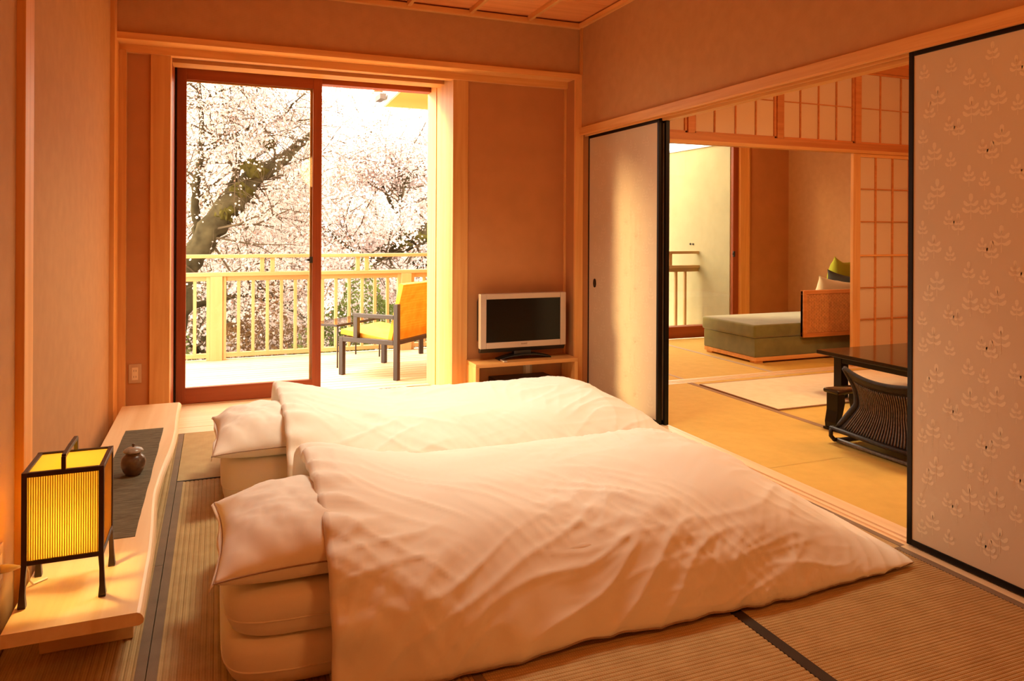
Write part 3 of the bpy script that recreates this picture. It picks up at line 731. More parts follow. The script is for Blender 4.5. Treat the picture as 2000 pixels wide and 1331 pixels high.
# ---- television corner
def tv_corner():
    st = thing('tv_stand', 'low open wooden television stand in the alcove', 'stand', (2.03, 4.83, 0.0))
    x0, x1, y0, y1, zt, th = 1.632, 2.450, 4.715, 4.935, 0.285, 0.026
    x1 = 2.406
    box('top', 'woodX', (x0, x1 + 0.0, y0, y1, zt - th, zt), st, bevel=0.002)
    box('side_panel', 'woodZ', (x0, x0 + th, y0, y1, 0.002, zt - th), st, bevel=0.002)
    box('side_panel', 'woodZ', (x1 - th, x1, y0, y1, 0.002, zt - th), st, bevel=0.002)
    box('shelf', 'woodX', (x0 + th, x1 - th, y0 + 0.01, y1, 0.085, 0.107), st, bevel=0.002)
    tv = thing('television', 'silver framed flat screen television with dark screen', 'television', (2.02, 4.83, zt))
    a0, a1, b0, b1 = 1.694, 2.350, 0.372, 0.753
    yf = 4.800
    fr = MB(); bw, bb = 0.044, 0.042
    fr.box(a0, a0 + bw, yf, yf + 0.05, b0, b1).box(a1 - bw, a1, yf, yf + 0.05, b0, b1).box(a0 + bw, a1 - bw, yf, yf + 0.05, b1 - 0.037, b1).box(a0 + bw, a1 - bw, yf, yf + 0.05, b0, b0 + bb)
    fr.build('bezel', 'tv_silver', tv, 0.003)
    box('screen', 'screen', (a0 + bw - .002, a1 - bw + .002, yf + 0.004, yf + 0.012, b0 + bb - .002, b1 - 0.035), tv, bevel=0)
    MB().prism([(yf + 0.012, b0 + 0.01), (yf + 0.10, b0 + 0.05), (yf + 0.105, b1 - 0.06), (yf + 0.05, b1 - 0.004), (yf + 0.012, b1 - 0.004)], 'X', a0 + 0.008, a1 - 0.008).build('back_cover', 'blackplastic', tv, 0.004)
    # speaker strip that slopes back under the bezel
    MB().prism([(yf + 0.004, b0), (yf + 0.05, b0), (yf + 0.05, b0 - 0.032), (yf + 0.022, b0 - 0.030)], 'X', a0 + 0.004, a1 - 0.004).build('speaker_strip', 'blackplastic', tv, 0.002)
    box('neck', 'blackplastic', (1.955, 2.085, yf + 0.02, yf + 0.07, zt + 0.02, b0), tv, bevel=0.004)
    # arched foot
    n = 24; rows = []
    for i in range(n + 1):
        u = -1 + 2 * i / n; x = 2.035 + u * 0.20
        zc = zt + 0.030 * (1 - u * u) + 0.0005; hw = 0.052 * (1 - 0.25 * u * u)
        yc = yf + 0.045
        hh = 0.011
        rows.append([(x, yc - hw, zc), (x, yc - hw, zc + hh * .7), (x, yc - hw * .6, zc + hh), (x, yc + hw * .6, zc + hh), (x, yc + hw, zc + hh * .7), (x, yc + hw, zc)])
    mb = MB(); mb.grid(rows, n + 1, 6, close_v=True); mb.f += [tuple(range(6)), tuple(len(mb.v) - 1 - i for i in range(6))]
    mb.build('curved_foot', 'blackplastic', tv, smooth=False)
    cu = bpy.data.curves.new('brand', 'FONT'); cu.body = 'SHARP'; cu.size = 0.016; cu.align_x = 'CENTER'; cu.align_y = 'CENTER'; cu.extrude = 0.0003
    to = bpy.data.objects.new('tmp', cu); COL.objects.link(to)
    dg = bpy.context.evaluated_depsgraph_get(); me = bpy.data.meshes.new_from_object(to.evaluated_get(dg))
    bpy.data.objects.remove(to)
    me.transform(Matrix.Rotation(math.pi / 2, 4, 'X')); me.materials.clear(); me.materials.append(M['ink'])
    lg = link('lettering', me, tv, (2.022, yf - 0.0004, b0 + 0.024))
    rc = thing('video_recorder', 'slim black video recorder on the shelf of the television stand', 'recorder', (2.02, 4.82, 0.107))
    box('body', 'blackplastic', (1.80, 2.23, 4.735, 4.925, 0.111, 0.158), rc, bevel=0.003)
    box('front_panel', 'screen', (1.802, 2.228, 4.731, 4.735, 0.114, 0.155), rc, bevel=0.001)
    for x in (1.84, 2.19): box('foot', 'blackplastic', (x - .012, x + .012, 4.76, 4.90, 0.1072, 0.112), rc, bevel=0.001)
    box('tray', 'tv_silver', (1.86, 1.94, 4.7295, 4.7312, 0.138, 0.141), rc, bevel=0)
    rm = thing('remote_control', 'small silver remote control lying on the television stand', 'remote', (1.87, 4.75, zt))
    box('body', 'tv_silver', (1.838, 1.865, 4.722, 4.80, zt + .0005, zt + 0.010), rm, bevel=0.003)
    for k in range(3): box('button', 'blackplastic', (1.845, 1.858, 4.735 + k * .02, 4.745 + k * .02, zt + 0.0098, zt + 0.0108), rm, bevel=0)
tv_corner()

# ---- futons
def pillow_mesh(c, a, b, h, seed, nu=56, nv=56, tip=0.10, sag=0.0, flat=0.75):
    """pillow, half sizes a (x), b (y), half height h; returns rows for top and bottom, corner ears kept"""
    top, bot = [], []
    for i in range(nu + 1):
        s = -1 + 2 * i / nu; rt, rb = [], []
        for j in range(nv + 1):
            t = -1 + 2 * j / nv
            ex = 1 - tip * (1 - t ** 2) * abs(s) ** 3; ey = 1 - tip * (1 - s ** 2) * abs(t) ** 3
            x = a * s * ex; y = b * t * ey
            p = max(0.0, (1 - abs(s) ** 2.6)) ** 0.62 * max(0.0, (1 - abs(t) ** 2.6)) ** 0.62
            w = 0.010 * fbm((x * 9 + seed, y * 9, 1), 4) * p ** 0.5 + 0.010 * (1 - p) * p * math.sin(14 * s + 9 * t + seed)
            hs_ = 1 - 0.55 * sstep(0.1, 0.9, s)                 # the end under the duvet is pressed flat
            p *= hs_; 
            dr = -0.03 * sstep(0.1, 0.9, s) - sag * max(0, -t - 0.55) ** 1.0 * 1.6 - sag * max(0, abs(s) - .8) * .6
            rt.append((c[0] + x, c[1] + y, c[2] + h * p + w + dr)); rb.append((c[0] + x, c[1] + y, c[2] - flat * h * p ** 0.7 + dr))
        top.append(rt); bot.append(rb)
    return top, bot
def pillow(name, label, c, a, b, h, seed, mat='cotton', tip=0.10, sag=0.02, group=None, flange=True):
    t = thing(name, label, 'pillow', (c[0], c[1], c[2] - 0.75 * h), group)
    top, bot = pillow_mesh(c, a, b, h, seed, tip=tip, sag=sag)
    n = len(top); m = len(top[0]); mb = MB(); mb.grid(top, n, m); mb.f = [tuple(reversed(f)) for f in mb.f]
    mb.grid(bot, n, m)
    o = mb.build('pillowcase', mat, t, smooth=True)
    bm = bmesh.new(); bm.from_mesh(o.data); bmesh.ops.remove_doubles(bm, verts=bm.verts, dist=0.0004); bmesh.ops.recalc_face_normals(bm, faces=bm.faces); bm.to_mesh(o.data); bm.free()
    for p in o.data.polygons: p.use_smooth = True
    rim = [(p[0], p[1], p[2] - 0.001) for p in top[0]] + [r[-1] for r in top[1:]] + list(reversed(top[-1]))[1:] + [r[0] for r in reversed(top[:-1])]
    MB().tube(rim, 0.0022, 6, cap=False).build('piping', 'cotton_seam', t, smooth=True)
    if flange:
        rows = []
        for i in range(30):
            tt = -1 + 2 * i / 29; src = top[0][int(round((tt + 1) / 2 * (m - 1)))]
            l = 0.007 + 0.004 * math.sin(tt * 7 + seed) + 0.006 * (1 - abs(tt))
            rows.append([src, (src[0] - l * .6, src[1] + .006 * math.sin(tt * 9), src[2] - 0.005), (src[0] - l, src[1] + .01 * math.sin(tt * 9), src[2] - 0.012 - 0.006 * math.sin(tt * 5 + 1))])
        f = MB(); f.grid(rows, 30, 3); fo = f.build('case_flap', mat, t, smooth=True)
        md = fo.modifiers.new('thick', 'SOLIDIFY'); md.thickness = 0.003
    return t
def mattress(name, label, x0, x1, y0, y1, z0, z1, seed):
    nu, nv = 120, 64; top = []
    cx, cyy = (x0 + x1) / 2, (y0 + y1) / 2; a, b = (x1 - x0) / 2, (y1 - y0) / 2; h = (z1 - z0) / 2; zm = (z0 + z1) / 2
    mb = MB()
    rows = []
    m = 40
    # superellipse cross-section rings swept outward from the centre: top dome, round side, flat bottom
    rad = [(0.0, 1), (0.3, 1), (0.6, 1), (0.8, .995), (0.9, .97), (0.95, .90), (0.98, .76), (0.996, .5), (1.0, .2), (0.998, -.15), (0.985, -.5), (0.965, -.8), (0.93, -.97), (0.85, -1.0), (0.0, -1.0)]
    N = 160
    for r, z in rad:
        row = []
        for k in range(N):
            an = 2 * math.pi * k / N; c_, s_ = math.cos(an), math.sin(an)
            e = 2 / 11.0
            ux = math.copysign(abs(c_) ** e, c_); uy = math.copysign(abs(s_) ** e, s_)
            # keep rounded side radius in metres rather than in proportion
            d = (1 - r) * b
            x = cx + ux * (a - d * (1 if r > .5 else a / b)); yv = cyy + uy * (b - d)
            if r == 0: x, yv = cx, cyy
            w = 0.004 * fbm((x * 6 + seed, yv * 6, z * 2), 3)
            row.append((x + w * .5 * abs(ux) ** 3, yv + w * 2 * (abs(uy) ** 3 if r > .9 else 0), zm + h * z + (w if z > 0 else 0)))
        rows.append(row)
    mb.grid(rows, len(rows), N, close_v=True)
    t = thing(name, label, 'mattress', (cx, cyy, z0), 'futon mattresses on the tatami')
    o = mb.build('cover', 'cotton', t, smooth=True)
    bm = bmesh.new(); bm.from_mesh(o.data); bmesh.ops.remove_doubles(bm, verts=bm.verts, dist=0.0003); bmesh.ops.recalc_face_normals(bm, faces=bm.faces); bm.to_mesh(o.data); bm.free()
    for p in o.data.polygons: p.use_smooth = True
    ring = rows[9]
    MB().tube(ring + [ring[0]], 0.0025, 6, cap=False).build('piping', 'cotton', t, smooth=True)
    return t
def catmull(P, n):
    out = []
    P = [P[0]] + list(P) + [P[-1]]
    for i in range(1, len(P) - 2):
        p0, p1, p2, p3 = P[i - 1], P[i], P[i + 1], P[i + 2]
        for k in range(n):
            t = k / n
            out.append(tuple(0.5 * ((2 * b) + (-a + c) * t + (2 * a - 5 * b + 4 * c - d) * t * t + (-a + 3 * b - 3 * c + d) * t ** 3) for a, b, c, d in zip(p0, p1, p2, p3)))
    out.append(tuple(P[-2])); return out
FAM = [(0.5, 2.2, 11, .0085), (-0.6, 2.0, 13, .0075), (1.3, 2.5, 12, .006), (0.1, 3.2, 21, .0045), (-1.1, 3.5, 19, .0045), (0.8, 4.5, 30, .0025)]
def duvet(name, label, prof, x0, x1, seed, lump, xfall=0.62, ex=1.4):
    """prof: cross-section (y,z) from the front hem over the top to the rear hem; falls to the floor at the foot end x1"""
    cs = catmull(prof, 14); nv = len(cs); nu = 230
    ym = sum(p[0] for p in prof) / len(prof)
    ymin, ymax = min(p[0] for p in cs), max(p[0] for p in cs)
    def base(u, j):
        yv, z = cs[j]
        x = x0 + (x1 - x0) * u
        d = x1 - x                                    # distance from the foot edge
        g = min(1.0, d / xfall); fall = 1 - (1 - g) ** ex
        zz = max(0.010, 0.016 + (z - 0.016) * (0.10 + 0.90 * fall) + 0.088 * math.exp(-((x - x0) / 0.26) ** 2) * sstep(0.14, 0.32, z))
        tip = 1 - g
        yy = yv + (ym - yv) * 0.075 * tip ** 2.0
        if yv < ym: yy -= 0.070 * math.exp(-((x - x0) / 0.28) ** 2) * sstep(0.03, 0.20, z) * (1 - sstep(0.30, 0.345, z))
        return x, yy, zz
    pts = np.zeros((nu + 1, nv, 3))
    for i in range(nu + 1):
        for j in range(nv): pts[i, j] = base(i / nu, j)
    du = np.gradient(pts, axis=0); dv = np.gradient(pts, axis=1)
    nr = np.cross(du, dv); nr /= np.linalg.norm(nr, axis=2, keepdims=True) + 1e-9
    rows = []
    for i in range(nu + 1):
        row = []
        for j in range(nv):
            x, yy, z = pts[i, j]; v = j / (nv - 1)
            hem = min(1, v / 0.14, (1 - v) / 0.14)
            edge_u = min(1, (x - x0) / 0.05 + .35)
            # broad lumps of the filling
            w = lump * fbm((x * 2.1 + seed, yy * 2.6, seed), 2)
            # crease families: long ridges, fine across and slow along, each in its own direction and patch
            for kk, (ca, al, ac, am) in enumerate(FAM):
                sx = x * math.cos(ca) + yy * math.sin(ca); tx = -x * math.sin(ca) + yy * math.cos(ca) + 0.5 * z
                tx += 0.05 * noise.noise(Vector((sx * 3, tx * 3, seed + kk)))
                mk = noise.noise(Vector((x * 1.9 + kk * 7, yy * 2.4, seed * 2 + kk))) + 0.12
                if mk > 0:
                    rr_ = 1 - abs(noise.noise(Vector((sx * al, tx * ac, seed + 3 * kk))))
                    w += am * min(1, mk * 2.2) * (rr_ ** 5 - 0.25)
            # gathers that run down the front slope and to the foot hem
            steep = sstep(0.25, 0.02, z); w += steep * 0.0028 * math.sin(x * 46 + 3 * noise.noise(Vector((x * 4, seed, 0))) + seed) * hem
            # gathers at the head edge
            hd = math.exp(-((x - x0) / 0.10) ** 2); w += hd * 0.010 * math.sin(yy * 44 + z * 30 + 2.5 * noise.noise(Vector((yy * 5, seed, 2))))
            w *= hem * 0.9 + 0.1
            fe = sstep(x1, x1 - 0.06, x); w *= 0.25 + 0.75 * fe
            n_ = nr[i, j]
            row.append((x + n_[0] * w, yy + n_[1] * w, max(0.004, z + n_[2] * w)))
        rows.append(row)
    # rolled head edge: the cover turns under toward the mattress
    def inset(row, dx, sh, dn):
        return [(p[0] + dx, ym + (p[1] - ym) * (1 - sh), max(0.004, p[2] - dn)) for p in row]
    head = [inset(rows[0], 0.10, 0.09, 0.06), inset(rows[0], 0.03, 0.075, 0.052), inset(rows[0], 0.002, 0.055, 0.040), inset(rows[0], -0.010, 0.032, 0.024), inset(rows[0], -0.010, 0.012, 0.009)]
    rows = head + rows
    # underside of the hems, turned in a little along the floor
    mb = MB(); mb.grid(rows, len(rows), nv)
    under_f = [[r[0], (r[0][0], r[0][1] + 0.03, 0.004), (r[0][0], r[0][1] + 0.09, 0.004)] for r in rows[5:]]
    under_b = [[r[-1], (r[-1][0], r[-1][1] - 0.03, 0.004), (r[-1][0], r[-1][1] - 0.09, 0.004)] for r in rows[5:]]
    mb.grid(under_f, len(under_f), 3); mb.grid(under_b, len(under_b), 3)
    foot = [rows[-1], [(p[0] - 0.006, p[1], max(0.003, p[2] - 0.010)) for p in rows[-1]], [(p[0] - 0.08, p[1], 0.003) for p in rows[-1]]]
    mb.grid(foot, 3, nv)
    t = thing(name, label, 'duvet', ((x0 + x1) / 2, ym, 0.0), 'duvets spread over the futons')
    o = mb.build('cover', 'cotton', t, smooth=True)
    bm = bmesh.new(); bm.from_mesh(o.data); bmesh.ops.remove_doubles(bm, verts=bm.verts, dist=0.0003); bmesh.ops.recalc_face_normals(bm, faces=bm.faces); bm.to_mesh(o.data); bm.free()
    for p in o.data.polygons: p.use_smooth = True
    k = 20
    hem = [(r[k][0], r[k][1] - 0.0022, r[k][2]) for r in rows[6::2]]
    MB().tube(hem, 0.0030, 6).build('hem_piping', 'cotton_seam', t, smooth=True)
    return t
mattress('futon_mattress', 'upper mattress of the stacked futon between bench and motif panel', 0.02, 1.86, 1.995, 2.90, 0.125, 0.250, 1.0)
mattress('futon_mattress', 'lower mattress of the stacked futon, lying on the ridged tatami', 0.015, 1.87, 1.985, 2.90, 0.001, 0.128, 4.0)
mattress('futon_mattress', 'white futon mattress of the futon nearest the glass door', 0.02, 1.95, 3.30, 4.16, 0.001, 0.215, 2.3)
pillow('futon_pillow', 'plump white pillow on the futon farther from the glass door', (0.235, 2.275, 0.318), 0.24, 0.285, 0.104, 1.7, sag=0.012, group='white pillows at the heads of the futons')
pillow('futon_pillow', 'plump white pillow on the futon beside the glass door', (0.235, 3.565, 0.286), 0.252, 0.30, 0.102, 5.2, sag=0.03, group='white pillows at the heads of the futons')
duvet('futon_duvet', 'crumpled white duvet on the futon whose foot reaches toward the motif panel', [(1.93, .006), (1.885, .012), (1.868, .035), (1.885, .085), (1.935, .165), (2.01, .245), (2.12, .308), (2.28, .345), (2.5, .36), (2.72, .34), (2.88, .285), (2.98, .19), (3.05, .09), (3.06, .03), (3.03, .006)], 0.285, 2.325, 3.1, 0.022)
duvet('futon_duvet', 'sunlit white duvet on the futon beside the television alcove', [(3.22, .006), (3.175, .012), (3.16, .035), (3.175, .09), (3.21, .16), (3.28, .235), (3.40, .295), (3.56, .325), (3.78, .335), (3.98, .325), (4.14, .28), (4.25, .19), (4.33, .09), (4.34, .03), (4.31, .006)], 0.285, 2.36, 8.4, 0.018, xfall=0.50, ex=1.7)

# ---- sun room: daybed and cushions
def daybed():
    t = thing('daybed', 'olive suede daybed with woven cane side panel in the sun room', 'sofa', (5.4, 5.7, 0.0))
    x0, x1, y0, y1 = 4.505, 6.34, 5.335, 6.09
    box('plinth', 'woodX', (x0 + .01, x1, y0 + .005, y1, 0.018, 0.056), t, bevel=0.003)
    for fx in (x0 + 0.04, x1 - 0.1):
        for fy in (y0 + 0.02, y1 - 0.1): box('foot', 'woodX', (fx - 0.02, fx + 0.06, fy - 0.008, fy + 0.07, 0.0015, 0.02), t, bevel=0.001)
    MB().box(x0 + .005, x1, y0 + .003, y1, 0.057, 0.228).build('base_box', 'greensuede', t, 0.008, seg=3)
    MB().box(x0 - .012, x1, y0 - .008, y1 + .015, 0.230, 0.352).build('seat_cushion', 'greensuede', t, 0.022, seg=4, smooth=True)
    # cane panel
    px0, pz0, pz1, py0, py1 = 5.020, 0.219, 0.652, 5.285, 5.325
    p = MB().box(px0, x1, py0 + .012, py1, pz0 + .005, pz1 - .005).build('cane_panel', 'cane_back', t, 0.001)
    for bb in ((px0, x1, pz1 - 0.034, pz1), (px0, x1, pz0, pz0 + 0.036)): box('panel_rail', 'redwoodX', (bb[0], bb[1], py0, py1, bb[2], bb[3]), p)
    for bb in ((px0, px0 + 0.036), (x1 - 0.036, x1)): box('panel_stile', 'redwoodX', (bb[0], bb[1], py0, py1, pz0 + .036, pz1 - .034), p)
    wv = MB(); nx, nz = 62, 24
    for i in range(nx):
        xa = px0 + 0.040 + (x1 - px0 - 0.08) * (i + .5) / nx
        for j in range(nz):
            za = pz0 + 0.040 + (pz1 - pz0 - 0.078) * (j + .5) / nz
            hx, hz = (0.0095, 0.0055) if (i + j) % 2 else (0.0065, 0.0075)
            d = 0.0045 if (i + j) % 2 else 0.002
            wv.box(xa - hx, xa + hx, py0 + 0.012 - d, py0 + 0.0125, za - hz, za + hz)
    wv.build('cane_weave', 'cane', p, kind='stuff')
daybed()
def cushion(name, label, c, a, h, mat, rot, seed, group='cushions leaning on the daybed'):
    t = thing(name, label, 'cushion', (c[0], c[1], c[2]), group)
    top, bot = pillow_mesh((0, 0, 0), a, a, h, seed, 30, 30, tip=0.16, flat=1.0)
    n = len(top); mb = MB(); mb.grid(top, n, n); mb.f = [tuple(reversed(f)) for f in mb.f]; mb.grid(bot, n, n)
    me = mb.mesh('cover', (0, 0, 0), smooth=True); me.materials.append(M[mat])
    bm = bmesh.new(); bm.from_mesh(me); bmesh.ops.remove_doubles(bm, verts=bm.verts, dist=0.0004); bmesh.ops.recalc_face_normals(bm, faces=bm.faces)
    mt = rot.to_4x4(); bmesh.ops.transform(bm, matrix=mt, verts=bm.verts); zmin = min(v.co.z for v in bm.verts)
    bmesh.ops.translate(bm, vec=(0, 0, -zmin), verts=bm.verts); bm.to_mesh(me); bm.free()
    for p in me.polygons: p.use_smooth = True
    link('cover', me, t, c)
E_ = lambda x, y, z: Matrix.Rotation(z, 3, 'Z') @ Matrix.Rotation(x, 3, 'X') @ Matrix.Rotation(y, 3, 'Y')
cushion('cushion', 'cream cushion leaning behind the cane panel of the daybed', (5.62, 5.56, 0.353), 0.19, 0.075, 'cush_cream', E_(math.radians(-68), math.radians(24), math.radians(8)), 1.0)
cushion('cushion', 'charcoal cushion between the cream and the lime cushion', (5.86, 5.62, 0.353), 0.20, 0.075, 'cush_grey', E_(math.radians(-72), math.radians(40), math.radians(-6)), 3.0)
cushion('cushion', 'large lime green cushion at the shoji end of the daybed', (6.06, 5.90, 0.353), 0.27, 0.085, 'cush_green', E_(math.radians(-80), math.radians(40), math.radians(68)), 6.0)

# ---- sitting room: rug, low table, rattan chair, armrest
rug = box('floor_rug', 'palemat', (3.495, 6.0, 3.905, 4.745, 0.0016, 0.009), bevel=0.001)
setp(rug, 'pale cream rush rug lying before the low black table', 'rug')
for bb in ((3.483, 6.0, 3.893, 3.905), (3.483, 3.495, 3.905, 4.745), (3.483, 6.0, 4.745, 4.757)):
    box('rug_border', 'heri2', (*bb, 0.0016, 0.0098), rug, bevel=0)
def low_table():
    t = thing('low_table', 'polished black lacquer low table in the sitting room', 'table', (4.7, 3.55, 0.0))
    x0, x1, y0, y1 = 4.055, 5.30, 2.75, 4.145
    MB().box(x0, x1, y0, y1, 0.312, 0.340).build('table_top', 'black_gloss', t, 0.004, seg=3)
    boxes('apron', 'black', [(x0 + .09, x1 - .09, y0 + .09, y0 + .11, 0.26, 0.313), (x0 + .09, x1 - .09, y1 - .11, y1 - .09, 0.26, 0.313), (x0 + .09, x0 + .11, y0 + .09, y1 - .09, 0.26, 0.313), (x1 - .11, x1 - .09, y0 + .09, y1 - .09, 0.26, 0.313)], t, bevel=0.002)
    for x in (x0 + 0.085, x1 - 0.155):
        for y in (y0 + 0.08, y1 - 0.15): box('leg', 'black', (x, x + 0.07, y, y + 0.07, 0.010 if y > 3.8 else 0.0015, 0.312), t, bevel=0.004)
low_table()
def rattan_chair():
    X0 = 3.275
    yA, yB = 3.185, 2.535
    t = thing('floor_chair', 'dark rattan legless floor chair drawn up to the low black table', 'chair', (3.45, 2.86, 0.0))
    def P(u, v):
        """u 0..1 from the far side to the near side, v 0..1 from bottom rail to the top of the back"""
        half = float(np.interp(v, (0, .18, .42, .7, 1), (0.325, 0.285, 0.228, 0.235, 0.268)))
        yc = 2.86
        s = 1 - 2 * u
        y = yc + s * half
        bow = 0.045 * (1 - s * s)
        z = 0.085 + 0.352 * v - 0.040 * (1 - s * s) * v ** 2
        x = X0 - bow * 0.7 - 0.01 * v + 0.05 * math.sin(math.pi * v)
        return (x, y, z)
    n, m = 40, 26
    rows = [[P(i / n, j / m) for j in range(m + 1)] for i in range(n + 1)]
    mb = MB(); mb.grid(rows, n + 1, m + 1); o = mb.build('back_weave', 'rattan', t, smooth=True)
    md = o.modifiers.new('thick', 'SOLIDIFY'); md.thickness = 0.008; md.offset = 0
    NS = 30
    for i in range(NS):
        u = 0.085 + 0.83 * i / (NS - 1)
        pts = [Vector(P(u, 0.03 + 0.80 * k / 16)) + Vector((-0.007, 0, 0)) for k in range(17)]
        MB().tube(pts, 0.0042, 6).build('rattan_strand', 'rattan_rib', t, smooth=True)
    MB().tube([Vector(P(i / 30, 1.0)) + Vector((0, 0, 0.0)) for i in range(31)], 0.012, 8).build('top_rail', 'rattan', t, smooth=True)
    rows = [[Vector(P(i / 30, 0.85 + 0.15 * k / 3)) + Vector((-0.008, 0, 0)) for k in range(4)] for i in range(31)]
    q = MB(); q.grid(rows, 31, 4); qo = q.build('top_band', 'rattan', t, smooth=True); md = qo.modifiers.new('thick', 'SOLIDIFY'); md.thickness = 0.01
    for u in (0.0, 1.0):
        MB().tube([P(u, k / 16) for k in range(17)], [0.016 + 0.006 * math.sin(math.pi * min(1, k / 9)) for k in range(17)], 8).build('side_pole', 'rattan', t, smooth=True)
    MB().tube([(X0 - 0.03, yA + 0.02, 0.083), (X0 - 0.045, (yA + yB) / 2, 0.083), (X0 - 0.03, yB - 0.02, 0.083)], 0.014, 8).build('bottom_rail', 'rattan', t, smooth=True)
    # seat and runners
    MB().box(X0 - 0.01, X0 + 0.46, yB + 0.02, yA - 0.02, 0.075, 0.098).build('seat', 'rattan', t, 0.008, seg=3)
    for yy in (yA + 0.004, yB - 0.004):
        MB().tube([(X0 - 0.02, yy, 0.092), (X0 - 0.045, yy, 0.072), (X0 - 0.045, yy, 0.045), (X0 - 0.02, yy, 0.020), (X0 + 0.03, yy, 0.0135), (X0 + 0.40, yy, 0.0135), (X0 + 0.46, yy, 0.03), (X0 + 0.47, yy, 0.075)], 0.012, 8).build('runner', 'rattan', t, smooth=True)
    MB().tube([(X0 + 0.0, yA, 0.016), (X0 + 0.0, yB, 0.016)], 0.013, 8).build('floor_rail', 'rattan_rib', t, smooth=True)
rattan_chair()
def armrest():
    cx, cyy = 3.57, 3.40
    t = thing('armrest', 'small black lacquer armrest with curved legs beside the rattan chair', 'armrest', (cx, cyy, 0.0))
    MB().box(cx - 0.135, cx + 0.135, cyy - 0.06, cyy + 0.06, 0.222, 0.250).build('pad', 'black_gloss', t, 0.012, seg=4, smooth=True)
    for sg in (-1, 1):
        pr = [(0.0, 0.224), (0.055, 0.224), (0.060, 0.17), (0.042, 0.10), (0.018, 0.05), (0.030, 0.0155), (-0.010, 0.0155), (-0.014, 0.05), (0.0, 0.12)]
        MB().prism([(cx + sg * (0.118 - a), z) for a, z in pr], 'Y', cyy - 0.045, cyy + 0.045).build('leg', 'black', t, 0.004)
        MB().box(cx + sg * 0.105 - .03, cx + sg * 0.105 + .03, cyy - 0.055, cyy + 0.055, 0.0015, 0.016).build('foot', 'black', t, 0.003)
armrest()

# ---- balcony: armchairs and side table
ZD = -0.0795
def deck_chair(label):
    """built in its own frame: x sideways, y to the front, floor at 0, front leg at the origin"""
    t = thing('balcony_armchair', label, 'chair', (0, 0, 0), 'yellow balcony armchairs')
    D, Wd = 0.571, 0.638; w = 0.043
    for x in (0, Wd):
        box('front_leg', 'darkframe', (x - w / 2, x + w / 2, -w / 2, w / 2, 0, 0.335), t, bevel=0.003)
        box('rear_leg', 'darkframe', (x - w / 2, x + w / 2, -D - w / 2, -D + w / 2, 0, 0.645), t, bevel=0.003)
        box('side_rail', 'darkframe', (x - w / 2, x + w / 2, -D + w / 2, -w / 2, 0.295, 0.335), t, bevel=0.003)
        sx = -0.01 if x == 0 else 0.01
        box('arm_post', 'darkframe', (x - w / 2, x + w / 2, -0.155 - w / 2, -0.155 + w / 2, 0.335, 0.515), t, bevel=0.003)
        box('armrest', 'darkframe', (x - w / 2, x + w / 2, -D + w / 2, -0.155 + w / 2, 0.515, 0.548), t, bevel=0.003)
    box('front_rail', 'darkframe', (w / 2, Wd - w / 2, -0.018, 0.018, 0.295, 0.33), t, bevel=0.003)
    box('rear_rail', 'darkframe', (w / 2, Wd - w / 2, -D - 0.018, -D + 0.018, 0.30, 0.335), t, bevel=0.003)
    def slab(y0, z0, y1, z1, th, x0, x1, nx=12, ny=14, belly=0.0):
        d = Vector((0, y1 - y0, z1 - z0)).normalized(); nrm = Vector((0, -d.z, d.y))
        rows = []
        for i in range(ny + 1):
            s = i / ny; row = []
            for sgn, order in ((1, range(nx + 1)), (-1, range(nx, -1, -1))):
                for j in order:
                    u = j / nx; x = x0 + (x1 - x0) * u
                    o = nrm * (sgn * th / 2 - belly * math.sin(math.pi * u) * math.sin(math.pi * min(1, max(0, s))))
                    row.append((x, y0 + (y1 - y0) * s + o.y, z0 + (z1 - z0) * s + o.z))
            rows.append(row)
        mb = MB(); k = len(rows[0]); mb.grid(rows, ny + 1, k, close_v=True); mb.f += [tuple(range(k)), tuple(ny * k + q for q in range(k - 1, -1, -1))]
        return mb
    for nm, mb in (('woven_seat', slab(0.035, 0.375, -0.49, 0.315, 0.045, 0.024, Wd - 0.024, belly=0.012)), ('woven_back', slab(-0.475, 0.30, -0.600, 0.815, 0.045, 0.024, Wd - 0.024, belly=0.02))):
        o = mb.build(nm, 'yellow_weave', t, 0.004)
        bm = bmesh.new(); bm.from_mesh(o.data); bmesh.ops.recalc_face_normals(bm, faces=bm.faces); bm.to_mesh(o.data); bm.free()
    return t
A = Vector((1.026, 6.559, ZD)); ang = math.atan2(0.437, 0.465)
ch = deck_chair('yellow woven balcony armchair with dark frame beside the glass side table')
ch.location = A; ch.rotation_euler.z = ang
def copy_tree(o, parent=None):
    c = o.copy(); COL.objects.link(c); c.parent = parent
    for k in [q for q in bpy.data.objects if q.parent == o]: copy_tree(k, c)
    return c
ch2 = copy_tree(ch); ch2['label'] = 'balcony armchair mostly hidden behind the lit door jamb, at the railing'
ch2.location = (1.955, 7.38, ZD); ch2.rotation_euler.z = math.radians(-90); ch2.scale = (1, 1, 1)
